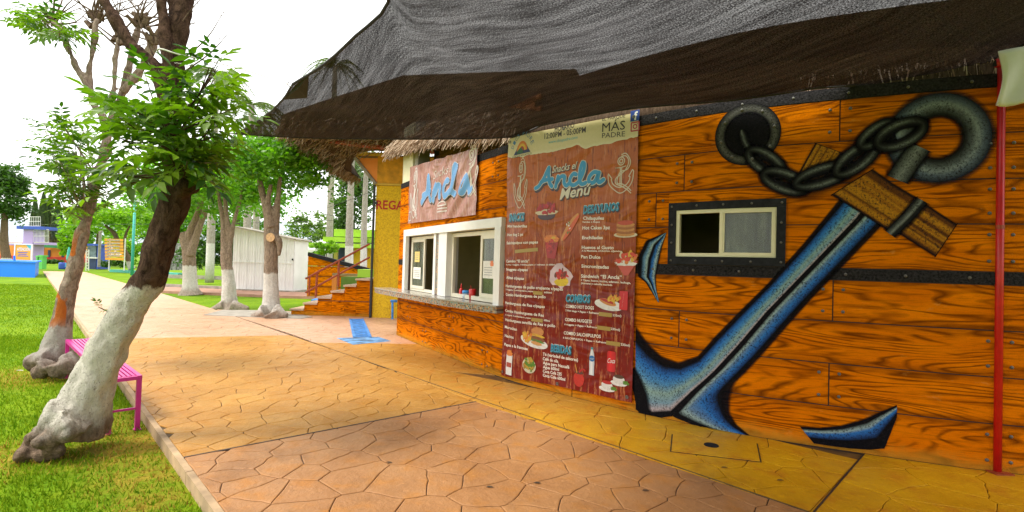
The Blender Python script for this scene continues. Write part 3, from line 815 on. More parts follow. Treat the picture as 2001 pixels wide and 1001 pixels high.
# small side window
fw = wpart("side_window", [wallbox(6.745, 7.80, 2.105, 2.18, -.06, .028), wallbox(6.745, 7.80, 1.565, 1.64, -.06, .028), wallbox(6.745, 6.82, 1.641, 2.104, -.06, .028), wallbox(7.725, 7.80, 1.641, 2.104, -.06, .028)], 'iron', bar)
for s_ in np.linspace(6.78, 7.765, 5):
    for z_ in (2.143, 1.602): rivet(s_, z_, .029, fw, .8)
for z_ in (1.78, 1.96):
    for s_ in (6.782, 7.763): rivet(s_, z_, .029, fw, .8)
sash(6.822, 7.723, 1.643, 2.102, -.03, .034, fw, 'cream', .045); sash(7.24, 7.715, 1.655, 2.09, -.012, .03, fw, 'cream', .03)
wpart("mullion", [wallbox(7.255, 7.285, 1.69, 2.06, -.02, .012)], 'cream', fw)
wpart("pane", [wallbox(7.275, 7.685, 1.685, 2.06, -.008, -.004)], 'glass', fw)
# upper storey back of the parapet: column, brick infill
wpart("corner_column", [wallbox(.0, .60, 3.136, 4.3, -.24, -.02)], 'cream', bar)
wpart("grey_post", [wallbox(.605, .80, 3.136, 4.3, -.30, -.06)], 'concrete', bar)
wpart("upper_wall", [wallbox(.5, 12.4, 3.09, 4.0, -.62, -.5, .4)], 'joint', bar)
for r_ in range(9):
    z0 = 3.15 + r_ * .088; s_ = .82 - (r_ % 2) * .15
    while s_ < 4.2:
        if s_ > .6: wpart("brick", [wallbox(s_, s_ + .29, z0, z0 + .076, -.5, -.485 + random.random() * .006)], 'brick', bar)
        s_ += .30

# ---- thatched roof: mass + hanging fringe
def fringe(fn, n, ln, width, spread, seed):
    r = np.random.default_rng(seed); V = []; C = []
    for i in range(n):
        p, dn = fn(r); L = ln * r.uniform(.45, 1.15); w = width * r.uniform(.5, 1.2)
        d = np.array(dn) + r.normal(0, spread, 3); d /= np.linalg.norm(d)
        a = np.cross(d, r.normal(0, 1, 3)); a /= np.linalg.norm(a)
        q = p + d * L
        V += [p - a * w, p + a * w, q + a * w * .5, q - a * w * .5]; C += [(r.random(),) * 3] * 4
    return np.array(V), np.arange(len(V)).reshape(-1, 4), np.array(C)
RS = np.array([-.6, .43, 2.4, 4.43, 5.62, 6.7, 7.95, 8.9, 9.73, 10.2, 12.4]); RZ = np.array([6.0, 5.72, 5.05, 4.42, 4.46, 4.48, 4.53, 4.42, 4.20, 3.95, 3.9])
def eave_z(s): return np.interp(s, [-.6, 2, 4, 6, 8, 12], [3.95, 3.72, 3.42, 3.30, 3.26, 3.26])
def roofpt(s, t):
    """t 0 eave .. 1 ridge"""
    o0 = float(np.interp(s, [3.4, 4.4], [.16, -.12])); o = o0 + (-1.8 - o0) * t; z = eave_z(s) + (np.interp(s, RS, RZ) - eave_z(s)) * t + .10 * math.sin(math.pi * t)
    return WP(s, z, o)
SS = np.linspace(-.6, 12.4, 60); TT = np.linspace(0, 1, 9); V = []
for s_ in SS:
    for t_ in TT: V.append(roofpt(s_, t_) + np.array((0, 0, .03 * mnoise.noise(Vector((s_ * 3, t_ * 5, 0))))))
    for t_ in (1.0, 0.0): V.append(roofpt(s_, t_) - np.array((0, 0, .22)))
    p = WP(s_, 3.2, -3.6); V.append(p)
m_ = 12; Fc = []
for i in range(59):
    for k in range(8): Fc.append((i * m_ + k, i * m_ + k + 1, (i + 1) * m_ + k + 1, (i + 1) * m_ + k))
    for a, b in ((10, 0), (9, 10), (8, 11), (11, 9)): Fc.append((i * m_ + a, i * m_ + b, (i + 1) * m_ + b, (i + 1) * m_ + a))
Fc.append((0, 1, 2, 3, 4, 5, 6, 7, 8, 11, 9, 10)); Fc.append(tuple(59 * m_ + q for q in (10, 9, 11, 8, 7, 6, 5, 4, 3, 2, 1, 0)))
roof = mk("thatched_roof", V, Fc, 'roof', bar, smooth=True)
def fe(r):
    s_ = r.uniform(-.6, 4.35) if r.random() < .85 else r.uniform(7.9, 11.5); t_ = r.random() ** 2 * (.25 if s_ < 5 else .03); return roofpt(s_, t_) + np.array((0, 0, r.uniform(-.12, .06))), (WP(s_, 0, .5) - WP(s_, 0, 0)) * (1.1 if s_ < 5 else -.2) + np.array((0, 0, -1.0))
v, f, c = fringe(fe, 5600, .22, .008, .22, 3); mk_fast("thatch_fringe", v, f, 'thatch', roof, col=c, kind='stuff')

# ---- mural: airbrushed anchor, chain and hawse port
mur = link("anchor_mural", bpy.data.meshes.new("anchor_mural"), bar)
K = (.004, .004, .006); BL = (.03, .17, .50); BD = (.02, .08, .27); LG = (.30, .42, .42); WH = (.55, .50, .52); GD = (.018, .020, .020); GM = (.085, .095, .090); GL = (.20, .22, .21)
shL = [(8.249,2.237),(8.138,2.071),(7.94,1.783),(7.661,1.412),(7.408,1.118),(7.22,0.893),(7.062,0.683),(6.872,0.597),(6.695,0.635),(6.529,0.772),(6.403,0.925)]
mid = [(8.446,2.126),(8.335,1.97),(8.098,1.676),(7.886,1.412),(7.666,1.136),(7.431,0.8),(7.228,0.533),(7.011,0.291),(6.822,0.043)]
lo_ = [(8.446,2.126),(8.335,1.97),(8.098,1.676),(7.886,1.412),(7.666,1.136),(7.431,0.8),(7.228,0.533),(7.011,0.291),(6.822,0.043),(6.611,-0.027),(6.427,0.03)]
shR = [(8.591,2.019),(8.475,1.869),(8.269,1.604),(8.034,1.305),(7.852,1.058),(7.704,0.847),(7.556,0.644),(7.428,0.485),(7.378,0.334),(7.372,0.19),(7.427,0.091),(7.568,-0.014)]
lo2 = mid + [(6.982,0.011),(7.225,-0.017),(7.525,-0.023)]
paint("anchor_shank", [loft(shL, lo_, [(0, K, 0), (.06, K, .9), (.20, K, 1), (.29, BD, 1), (.38, BL, 1), (.52, (.08, .26, .50), 1), (.66, (.24, .37, .34), 1), (.80, (.18, .31, .40), 1), (.89, (.42, .36, .38), 1), (.925, K, 1), (1, K, 1)], 90, .012),
                        loft(lo2, shR, [(0, K, 1), (.10, K, 1), (.20, LG, 1), (.30, (.12, .22, .36), 1), (.48, BL, 1), (.62, BD, 1), (.74, K, 1), (.92, K, .9), (1, K, 0)], 90, .0125)], 'mural', mur)
paint("anchor_lobe", [loft([(6.415,0.484),(6.505,0.354),(6.577,0.208),(6.616,0.006)], [(6.328,0.39),(6.405,0.187),(6.432,0.058),(6.468,-0.004)], [(0, K, .1), (.25, K, 1), (1, K, 1)], 20, .0134)], 'mural', mur)
paint("anchor_fluke", [loft([(6.708,1.884),(6.491,1.807),(6.408,1.645),(6.408,1.428),(6.502,1.367),(6.643,1.174)], [(6.719,1.878),(6.684,1.742),(6.65,1.569),(6.625,1.436),(6.628,1.32),(6.66,1.164)],
      [(0, K, 0), (.08, K, 1), (.2, K, 1), (.32, (.10, .22, .35), 1), (.45, LG, 1), (.52, K, 1), (.6, K, 1), (.72, BL, 1), (.84, LG, 1), (.93, K, 1), (1, K, 0)], 40, .012)], 'mural', mur)
paint("anchor_fluke", [loft([(7.934,0.16),(8.082,0.175),(8.233,0.217),(8.397,0.298),(8.529,0.381),(8.634,0.446)], [(8.045,0.027),(8.198,0.027),(8.328,0.032),(8.455,0.045),(8.554,0.071),(8.635,0.341)],
      [(0, K, 0), (.07, K, 1), (.16, K, 1), (.28, LG, 1), (.38, BL, 1), (.52, BD, 1), (.66, K, 1), (1, K, 1)], 40, .012)], 'mural', mur)
WD = (.46, .20, .012); WD2 = (.34, .13, .010); DKB = (.05, .018, .006)
def stock(A, B, name="anchor_stock", off=.014):
    r = np.random.default_rng(int(abs(A[0][0]) * 1000)); pr = [(0, K, 0), (.035, K, 1), (.07, DKB, 1)]
    for t in np.linspace(.1, .9, 19): pr.append((float(t), [WD, WD2, WD, (.12, .04, .008)][r.integers(0, 4)], 1))
    pr += [(.93, DKB, 1), (.965, K, 1), (1, K, 0)]
    parts = [loft(A, B, pr, 24, off)]
    A2, B2 = np.array(A), np.array(B); wv = []
    for e in (0, -1): parts.append(loft([A2[e] + (A2[e] - B2[e]) * .02, B2[e]], [A2[e] + (A2[1 if e == 0 else -2] - A2[e]) * .05, B2[e] + (B2[1 if e == 0 else -2] - B2[e]) * .05], [(0, K, 1), (.6, DKB, .8), (1, WD2, 0)], 8, off + .0008))
    return paint(name, parts, 'mural', mur)
stock([(7.89,2.407),(7.944,2.524),(8.013,2.665)], [(8.096,2.333),(8.171,2.451),(8.23,2.559)])
stock([(8.446,2.414),(8.588,2.286),(8.753,2.161)], [(8.136,2.196),(8.338,2.045),(8.557,1.873)])
stock([(8.781,2.135),(8.883,2.049),(9.018,1.94)], [(8.592,1.882),(8.723,1.78),(8.874,1.665)])
paint("stock_strap", [stroke([(8.784,2.135),(8.686,1.997),(8.568,1.856)], .065, [(0, K, .2), (.2, K, 1), (.38, GD, 1), (.5, GL, 1), (.62, GM, 1), (.8, K, 1), (1, K, .2)], .0155)], 'mural', mur)
# ring at the head and the stub of the shank
ringc = np.array((8.885, 2.645)); ang = np.linspace(0, 2 * math.pi, 49)
TB = [(0, K, 0), (.12, K, .95), (.28, K, 1), (.42, (.04, .045, .043), 1), (.55, (.12, .135, .125), 1), (.66, (.04, .045, .043), 1), (.80, K, 1), (1, K, .15)]
def oval(c, a, b, rot, n=32):
    t = np.linspace(0, 2 * math.pi, n, endpoint=False); x, y = a * np.cos(t), b * np.sin(t); r = math.radians(rot)
    return np.stack([c[0] + x * math.cos(r) - y * math.sin(r), c[1] + x * math.sin(r) + y * math.cos(r)], 1)
RB = [(0, K, 0), (.10, K, .9), (.2, GD, 1), (.36, (.09, .105, .115), 1), (.52, (.22, .26, .29), 1), (.66, (.10, .13, .18), 1), (.84, (.02, .025, .04), 1), (1, K, .1)]
paint("anchor_ring", [stroke(oval(ringc, .258, .272, 0), .125, RB, .0165, True, 70)], 'mural', mur)
paint("shank_head", [stroke([(8.612,2.311),(8.681,2.436),(8.762,2.576)], .105, [(0, K, 0), (.14, K, 1), (.3, GM, 1), (.5, GL, 1), (.7, GM, 1), (.86, K, 1), (1, K, 0)], .0175, n=14)], 'mural', mur)
# hawse port: grey bolted ring, black throat
pc = np.array((7.465, 2.795))
port = paint("hawse_port", [stroke(oval(pc, .095, .10, 0), .105, flat((.003, .003, .004)), .0125, True, 40),
       stroke(oval(pc, .232, .240, 0), .052, [(0, K, .3), (.15, K, 1), (.35, (.07, .07, .06), 1), (.55, (.10, .10, .09), 1), (.8, (.04, .04, .035), 1), (1, K, 1)], .0135, True, 48)], 'mural', mur)
for k in range(8):
    a = math.radians(12 + 45 * k); rivet(pc[0] + .232 * math.cos(a), pc[1] + .240 * math.sin(a), .0145, port, 1.0)
# chain links as painted ovals
links = [([(7.429,2.804),(7.458,2.709),(7.511,2.642),(7.555,2.604)], None), ((7.625,2.518), (.175, .072, -40)), ((7.782,2.334), (.18, .074, -26)),
         ((8.072,2.366), (.205, .070, 18)), ((8.321,2.5), (.175, .070, 42)), ((8.465,2.701), (.135, .055, 40)), ((8.629,2.689), (.165, .088, 26))]
paint("chain_shade", [stroke([(7.547,2.61),(7.634,2.498),(7.79,2.32),(7.952,2.276),(8.088,2.342),(8.276,2.458),(8.422,2.612),(8.601,2.673)], .15, [(0, K, 0), (.3, K, .75), (.5, K, .85), (.7, K, .75), (1, K, 0)], .0168, n=50)], 'mural', mur)
for i, (c, ov) in enumerate(links):
    off = .0172 + .0007 * i + (.001 if i == 6 else 0)
    if ov is None: paint("chain_link", [stroke(c, .05, TB, off, n=16, caps=True)], 'mural', mur)
    else:
        v, f, cc_ = stroke(oval(c, ov[0], ov[1] * .92, ov[2]), .062, TB, off, True, 44); w_ = np.repeat(.22 + 1.15 * np.sin(np.linspace(0, 2 * math.pi, 44)) ** 2, len(cc_) // 44)
        cc_ = cc_.copy(); cc_[:, :3] *= w_[:, None]; paint("chain_link", [(v, f, cc_)], 'mural', mur)

# ================================================================== LETTERING
def text_sz(txt, p0, p1, h, shear=0.0, extr=.0, bold=0.0):
    """text as flat mesh laid on the facade from p0 to p1 (s,z), letter height h; returns (s,z) verts and faces"""
    cu = bpy.data.curves.new("t", 'FONT'); cu.body = txt; cu.size = 1; cu.shear = shear; cu.resolution_u = 2; cu.offset = bold
    o = bpy.data.objects.new("t", cu); COL.objects.link(o)
    dg = bpy.context.evaluated_depsgraph_get(); me = bpy.data.meshes.new_from_object(o.evaluated_get(dg), depsgraph=dg)
    bpy.data.objects.remove(o); bpy.data.curves.remove(cu)
    v = np.array([q.co[:2] for q in me.vertices]); f = [tuple(p.vertices) for p in me.polygons]; bpy.data.meshes.remove(me)
    x0, x1 = v[:, 0].min(), v[:, 0].max()
    p0, p1 = np.array(p0), np.array(p1); e = p1 - p0
    q = p0 + np.outer((v[:, 0] - x0) / (x1 - x0), e) + np.outer(v[:, 1] * h / .69, (0, 1))
    return q, f
def lay(q, f, off, col):
    return np.array([WP(a[0], a[1], off) for a in q]), f, np.tile((*col, 1), (len(q), 1))
def letters(txt, p, h, col, off, shear=0, bold=0.0, halo=None):
    out = []
    if halo:
        for (hc, hb, dx, dz) in halo:
            q, f = text_sz(txt, p[0], p[1], h, shear, bold=bold + hb); q = q + np.array((dx, dz)); out.append(lay(q, f, off - .0006 * (1 + halo.index((hc, hb, dx, dz))), hc))
    q, f = text_sz(txt, p[0], p[1], h, shear, bold=bold); out.append(lay(q, f, off, col)); return out

# ================================================================== MENU BANNER
menu = thing("menu_banner", "tall red-brown printed vinyl menu banner with cream header hung on plank wall", "banner", tuple(WP(5.4, .1, .04)))
def sheet(s0, s1, fz0, fz1, off, ripple, ns=60, nz=90):
    V = []; U = []
    for i in range(ns + 1):
        s_ = s0 + (s1 - s0) * i / ns
        for j in range(nz + 1):
            t_ = j / nz; z = fz0(s_) + (fz1(s_) - fz0(s_)) * t_
            V.append(WP(s_, z, off + ripple(s_, z))); U.append((s_ - s0, z))
    return V, [(i * (nz + 1) + j, (i + 1) * (nz + 1) + j, (i + 1) * (nz + 1) + j + 1, i * (nz + 1) + j + 1) for i in range(ns) for j in range(nz)], U
def mz0(s): return .045 + (s - 4.4) / 2 * .055 + .02 * math.sin((s - 4.4) * 1.6)
def mz1(s): return 3.20 - (s - 4.4) * .015
def mrip(s, z): return .006 * math.sin(9 * (s - 4.4) + 5 * z) * math.exp(-((s - 4.5) / .5) ** 2) + .004 * math.sin(7 * z - 4 * s)
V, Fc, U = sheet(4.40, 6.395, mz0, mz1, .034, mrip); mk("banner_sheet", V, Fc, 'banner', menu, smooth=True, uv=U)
WP_wall = WP
def WP(s, z, off=0.0):                                              # prints follow the ripples of the vinyl
    if np.ndim(s) == 0: return WP_wall(s, z, off - .0135 + mrip(float(s), float(z)))
    return WP_wall(s, z, off)
CR = (.60, .52, .28)
sx = np.linspace(4.402, 6.393, 80); tear = np.array([np.interp(s, [4.4, 4.55, 4.7, 4.92, 5.09, 5.23, 5.41, 5.59, 5.73, 5.92, 6.1, 6.26, 6.41], [2.955, 2.92, 2.915, 2.908, 2.909, 2.903, 2.914, 2.93, 2.875, 2.882, 2.888, 2.898, 2.913]) + .02 * mnoise.noise(Vector((s * 9, 0, 0))) + .012 * mnoise.noise(Vector((s * 31, 0, 0))) for s in sx])
top = np.array([mz1(s) - .002 for s in sx])
O1 = .050
paint("header_strip", [loft(np.c_[sx, top], np.c_[sx, tear], [(0, CR, 1), (.85, CR, 1), (1, (.66, .60, .38), 1)], 80, O1)], 'print', menu)
DK = (.03, .022, .018); TX = (.62, .56, .44); BLU = (.012, .22, .42); TEAL = (.03, .35, .42)
hd = []
hd += letters("HORARIO", [(5.258,3.143),(5.555,3.143)], .066, DK, O1 + .002, bold=.012)
hd += letters("12:00PM - 05:00PM", [(5.1,3.078),(5.721,3.061)], .066, DK, O1 + .002, bold=.012)
hd += letters("www.diospadre.com", [(5.167,3.011),(5.605,3.007)], .036, TEAL, O1 + .002, .2)
hd += letters("EL PARQUE", [(5.943,3.153),(6.235,3.142)], .040, DK, O1 + .002)
hd += letters("M\u00c1S", [(5.946,3.028),(6.238,3.01)], .098, DK, O1 + .002)
hd += letters("PADRE", [(5.948,2.958),(6.24,2.934)], .056, DK, O1 + .002)
paint("header_lettering", hd, 'print', menu, 'stuff')
# round park emblem at the left of the header
lc = np.array((4.703,2.982))
emb = [loft([(lc[0] - .17, lc[1] - .03), (lc[0] + .17, lc[1] - .03)], [(lc[0] - .07, lc[1] + .10), (lc[0] + .07, lc[1] + .10)], flat((.012, .03, .10)), 6, O1 + .002)]
for r0, r1, cc in ((.0, .11, (.55, .16, .01)), (.0, .08, (.62, .38, .02)), (.0, .05, (.35, .03, .01))):
    a_ = np.linspace(0, math.pi, 20); emb.append(loft(np.c_[lc[0] + r1 * np.cos(a_), lc[1] + .01 + r1 * np.sin(a_) * 1.15], np.c_[lc[0] + 0 * a_, lc[1] + .01 + 0 * a_], flat(cc), 20, O1 + .003 + .0006 * (.12 - r1) / .04))
emb.append(loft([(lc[0] - .10, lc[1] + .012), (lc[0] - .02, lc[1] + .06), (lc[0] + .03, lc[1] + .012)], [(lc[0] - .10, lc[1] - .02), (lc[0] - .02, lc[1] - .02), (lc[0] + .03, lc[1] - .02)], flat((.02, .10, .03)), 8, O1 + .0052))
for i, ch in enumerate("DIOS PADRE"):
    if ch == ' ': continue
    a_ = math.radians(158 - i * 15.2); ctr = lc + np.array((math.cos(a_) * .185, .0 + math.sin(a_) * .205)); tt = np.array((math.sin(a_), -math.cos(a_))) * .021
    q, f = text_sz(ch, (-.5, 0), (.5, 0), .058); rr = a_ - math.pi / 2; rot = np.array(((math.cos(rr), math.sin(rr)), (-math.sin(rr), math.cos(rr))))
    q = q * np.array((.042, 1)); emb.append(lay(ctr + q @ rot, f, O1 + .002, (.05, .17, .32)))
emb += letters("PARQUE ACU\u00c1TICO", [(lc[0] - .19, lc[1] - .065), (lc[0] + .19, lc[1] - .065)], .026, DK, O1 + .002)
paint("park_emblem", emb, 'print', menu)
fb = np.array((6.351,3.139)); ig = np.array((6.357,3.022))
def rect(c, a, b, col, off): return loft([(c[0] - a, c[1] - b), (c[0] + a, c[1] - b)], [(c[0] - a, c[1] + b), (c[0] + a, c[1] + b)], flat(col), 3, off)
FBL = (.012, .05, .26)
paint("social_icon", [rect(fb, .052, .058, FBL, O1 + .002)] + letters("f", [(fb[0] - .012, fb[1] - .045), (fb[0] + .034, fb[1] - .045)], .085, (.7, .7, .68), O1 + .004, bold=.03), 'print', menu)
RD = (.42, .03, .05)
sq = np.array([(-1, -1), (1, -1), (1, 1), (-1, 1)]) * .045 + ig
paint("social_icon", [stroke(np.r_[sq, sq[:1]], .007, flat(RD), O1 + .002, smooth=False, n=41), stroke(oval(ig, .021, .021, 0), .006, flat(RD), O1 + .002, True, 20), rect(ig + np.array((.026, .026)), .005, .005, RD, O1 + .002)], 'print', menu)
# brush-script title
SCR = {
 'A': [[(4.965,2.478),(5.022,2.498),(5.098,2.582),(5.152,2.673),(5.181,2.718)], [(5.178,2.712),(5.178,2.622),(5.2,2.524),(5.239,2.476)], [(5.052,2.544),(5.137,2.566),(5.243,2.568)]],
 'n': [[(5.295,2.463),(5.312,2.532),(5.329,2.595)], [(5.313,2.514),(5.37,2.582),(5.43,2.579),(5.425,2.51),(5.464,2.465),(5.5,2.491)]],
 'c': [[(5.609,2.583),(5.562,2.596),(5.516,2.541),(5.526,2.48),(5.58,2.464),(5.643,2.492)]],
 'l': [[(5.65,2.5),(5.703,2.59),(5.721,2.684),(5.695,2.721),(5.664,2.64),(5.656,2.527),(5.684,2.463),(5.748,2.476)]],
 'a': [[(5.918,2.57),(5.852,2.584),(5.787,2.526),(5.802,2.471),(5.862,2.474),(5.912,2.552)], [(5.924,2.576),(5.907,2.503),(5.928,2.463),(5.984,2.49)]]}
def script(strokes, w, off, blue, outline=(.55, .52, .44)):
    out = []
    for lay_, (dw, c, dx, dz, do) in enumerate(((.012, (.03, .012, .01), .018, -.026, 0), (.009, outline, 0, 0, .0012), (0, blue, 0, 0, .0024))):
        for st in strokes:
            for P in st: out.append(stroke(np.array(P) + np.array((dx, dz)), w + dw, flat(c), off + do, n=24, caps=True))
    return out
paint("title_lettering", script(SCR.values(), .024, O1, (.008, .25, .50)), 'print', menu)
ml = letters("Snacks el", [(5.227,2.644),(5.616,2.657)], .085, TX, O1 + .002, .35, .01, [((.05, .02, .012), .02, .008, -.01)])
ml += letters("Men\u00fa", [(5.365,2.309),(5.815,2.341)], .125, TX, O1 + .004, .25, .02, [((.05, .02, .012), .03, .01, -.012)])
paint("subtitle_lettering", ml[:2], 'print', menu); paint("subtitle_lettering", ml[2:], 'print', menu)
# headings and lines of the menu
HL = [((.03, .02, .02), .05, .012, -.012), ((.55, .55, .52), .05, 0, 0)]
hh_ = []
for tx, p, h in (("SNACKS", [(4.458,2.09),(4.801,2.086)], .092), ("DESAYUNOS", [(5.715,2.124),(6.188,2.135)], .085), ("COMBOS", [(5.494,1.098),(5.846,1.111)], .082), ("BEBIDAS", [(5.287,0.488),(5.602,0.496)], .085)):
    paint("heading_lettering", letters(tx, p, h, (.015, .26, .42), O1 + .003, .12, .03, HL), 'print', menu, 'stuff')
LINES = [("Mini banderillas", [(4.438,2.009),(4.853,1.992)], .032), ("Hot dog 2 pz", [(4.444,1.893),(4.78,1.89)], .032), ("Salchipulpos con papas", [(4.438,1.784),(5.038,1.788)], .032),
 ("Combo \u201cEl ancla\u201d", [(4.438,1.544),(4.898,1.55)], .032), ("6 aros, 1 nuggets, 1 hotdog, papas y 1 refresco de 600ml", [(4.44,1.504),(5.322,1.52)], .017),
 ("Nuggets c/papas", [(4.443,1.435),(4.875,1.44)], .032), ("Alitas c/papas", [(4.449,1.327),(4.814,1.327)], .032), ("Hamburguesa de pollo crujiente c/papas", [(4.442,1.217),(5.45,1.225)], .033),
 ("2 nuggets, 2 salchipulpos, papas", [(4.445,1.177),(4.984,1.181)], .016), ("600ml", [(5.159,1.178),(5.278,1.179)], .02), ("Combo Hamburguesa de pollo", [(4.448,1.102),(5.185,1.117)], .033), ("Hamburguesa de Res c/papas", [(4.442,0.993),(5.173,0.997)], .033),
 ("Combo Hamburguesa de Res", [(4.441,0.891),(5.161,0.89)], .033), ("2 nuggets, 2 salchipulpos, papas", [(4.444,0.843),(4.953,0.846)], .016), ("600ml", [(5.163,0.84),(5.258,0.837)], .02), ("Hamburguesa sencilla de Res o pollo", [(4.447,0.769),(5.347,0.781)], .033),
 ("Maruchan", [(4.44,0.673),(4.702,0.667)], .034), ("Nachos", [(4.446,0.558),(4.633,0.556)], .034), ("Papas a la francesa", [(4.446,0.443),(4.924,0.452)], .034),
 ("Chilaquiles", [(5.717,2.053),(6.002,2.041)], .034), ("Verdes o Rojos", [(5.704,2.018),(5.95,2.009)], .018), ("Hot Cakes 3pz", [(5.713,1.941),(6.085,1.933)], .036), ("Enchiladas", [(5.714,1.829),(5.996,1.825)], .034),
 ("Huevos al Gusto", [(5.713,1.717),(6.136,1.713)], .034), ("A la Mexicana, c/Chorizo, c/Jam\u00f3n", [(5.714,1.687),(6.219,1.683)], .018), ("Pan Dulce", [(5.709,1.61),(5.968,1.607)], .034), ("Sincronizadas", [(5.713,1.504),(6.078,1.499)], .034),
 ("S\u00e1ndwich \u201cEl Ancla\u201d", [(5.709,1.389),(6.239,1.392)], .035), ("3 Tapas, huevo, tocino, aderezo, lechuga,", [(5.71,1.351),(6.35,1.345)], .020), ("jitomate y cebolla morada", [(5.712,1.316),(6.128,1.312)], .020),
 ("COMBO HOT DOGS", [(5.496,1.028),(5.901,1.037)], .034), ("2 Hot dogs + Papas + Refresco", [(5.494,0.986),(5.967,0.991)], .020), ("235ml)", [(6.144,0.986),(6.251,0.985)], .022),
 ("COMBO NUGGETS", [(5.494,0.872),(5.879,0.883)], .034), ("6 nuggets + Papas + Refresco", [(5.488,0.823),(5.951,0.833)], .020), ("235ml)", [(6.123,0.836),(6.236,0.834)], .022),
 ("COMBO SALCHIPULPOS", [(5.484,0.714),(5.998,0.73)], .034), ("6 SALCHIPULPOS + Papas + Refresco", [(5.477,0.665),(6.069,0.679)], .020), ("235ml)", [(6.247,0.682),(6.356,0.681)], .022),
 ("T\u00e9 (variedad de sabores)", [(5.169,0.422),(5.697,0.427)], .034), ("Caf\u00e9 de olla", [(5.171,0.367),(5.409,0.368)], .034), ("Agua para Nescaf\u00e9", [(5.173,0.317),(5.574,0.325)], .034), ("Agua 600ml", [(5.175,0.268),(5.42,0.273)], .034),
 ("Coca Cola 235", [(5.173,0.217),(5.462,0.223)], .034), ("Coca Cola 600ml", [(5.174,0.168),(5.518,0.173)], .034)]
ll = []
for tx, p, h in LINES: paint("menu_line", letters(tx, p, h * 1.06, (.84, .78, .68), O1 + .002, bold=.022), 'print', menu, 'stuff')
for p0, p1 in (([(4.613,1.687),(5.041,1.712)]), ([(4.984,1.174),(5.135,1.173)]), ([(4.962,0.84),(5.147,0.839)]), ([(5.967,0.996),(6.137,0.994)]), ([(5.951,0.844),(6.122,0.842)]), ([(6.068,0.69),(6.24,0.689)])):
    paint("price_tape", [stroke([p0, p1], .022, flat((.36, .24, .05)), O1 + .0024, smooth=False)], 'print', menu)
# food pictures: small printed patches built of coloured shapes
def blob(c, a, b, col, off, rot=0, jag=0.0, n=26, seed=0):
    r = np.random.default_rng(seed); o = oval((0, 0), a, b, rot, n) * (1 + jag * (r.random((n, 1)) - .5)) + np.array(c)
    V = [WP(c[0], c[1], off)] + [WP(q[0], q[1], off) for q in o]; cc = np.array(col)
    C = [(*cc, 1)] + [(*(cc * r.uniform(.75, 1.15)), 1) for _ in o]
    return np.array(V), [(0, 1 + i, 1 + (i + 1) % n) for i in range(n)], np.array(C)
def bits(c, a, b, cols, k, sz_, off, seed, rot=0):
    r = np.random.default_rng(seed); out = []
    for i in range(k):
        t = r.uniform(0, 6.28); q = math.sqrt(r.random()); ce = (c[0] + a * q * math.cos(t), c[1] + b * q * math.sin(t))
        out.append(blob(ce, sz_ * r.uniform(.6, 1.5), sz_ * r.uniform(.35, .8), cols[r.integers(0, len(cols))], off + i * .00004, r.uniform(0, 180), .3, 9, i))
    return out
RED = (.40, .012, .012); ORG = (.62, .17, .015); YEL = (.62, .36, .02); BRN = (.20, .06, .015); CRM = (.60, .50, .34); WHT = (.68, .66, .62); GRN = (.08, .20, .02); BLK = (.02, .015, .015)
O2 = O1 + .003
def P2(*a): return np.array(a)
c = np.array((5.164,2.177))
paint("food_picture", [blob(c - P2(0, .055), .135, .05, (.07, .03, .05), O2), blob(c + P2(0, -.01), .18, .035, CRM, O2 + .0004, 0, .2)] + bits(c + P2(0, .035), .13, .06, [RED, (.5, .02, .02), (.28, .01, .01)], 34, .03, O2 + .001, 1), 'print', menu)
c = np.array((5.526,1.971))
paint("food_picture", [blob(c, .20, .048, (.55, .22, .04), O2, 52), blob(c + P2(.02, -.005), .19, .028, (.60, .09, .015), O2 + .0006, 52)] + bits(c + P2(-.02, .0), .03, .10, [GRN, WHT, RED], 12, .012, O2 + .001, 2), 'print', menu)
c = np.array((5.251,1.749))
paint("food_picture", [loft([c + P2(-.11, .10), c + P2(.11, .09)], [c + P2(-.06, -.14), c + P2(.07, -.15)], flat((.36, .012, .012)), 6, O2), blob(c + P2(0, .09), .12, .05, ORG, O2 + .0006, 0, .3), blob(c + P2(.03, .09), .04, .03, YEL, O2 + .001, 0, .2)] + bits(c, .08, .08, [(.25, .008, .008), (.5, .03, .02)], 12, .025, O2 + .0012, 3), 'print', menu)
c = np.array((5.421,1.394))
paint("food_picture", [blob(c, .17, .14, (.62, .46, .50), O2, 0, .35, 16), blob(c + P2(0, -.06), .11, .06, (.66, .46, .02), O2 + .0006)] + bits(c + P2(0, .02), .10, .05, [RED, (.55, .02, .02), (.15, .02, .01)], 24, .03, O2 + .001, 4), 'print', menu)
c = np.array((5.013,0.629))
paint("food_picture", [blob(c + P2(0, -.06), .23, .07, WHT, O2, -8), blob(c + P2(.06, .07), .10, .055, (.52, .20, .05), O2 + .0008), blob(c + P2(.06, .02), .12, .018, YEL, O2 + .001, -6), blob(c + P2(.06, -.02), .125, .03, BRN, O2 + .0012, -6), blob(c + P2(.06, -.045), .12, .016, GRN, O2 + .0014, -6, .4), blob(c + P2(.05, -.075), .09, .022, (.56, .27, .08), O2 + .0016, -6)] + bits(c + P2(-.11, -.01), .08, .06, [ORG, YEL, (.66, .28, .04)], 26, .028, O2 + .002, 5), 'print', menu)
c = np.array((4.571,0.241))
paint("food_picture", [rect(c + P2(0, -.03), .06, .13, WHT, O2), rect(c + P2(0, -.03), .05, .03, (.35, .05, .03), O2 + .0006), blob(c + P2(0, .12), .06, .04, ORG, O2 + .0008, 0, .4)], 'print', menu)
c = np.array((4.949,0.264))
paint("food_picture", [blob(c, .115, .095, (.55, .50, .36), O2)] + bits(c + P2(0, .01), .09, .08, [(.42, .26, .03), (.30, .18, .02), GRN], 30, .03, O2 + .001, 6), 'print', menu)
c = np.array((6.274,1.942))
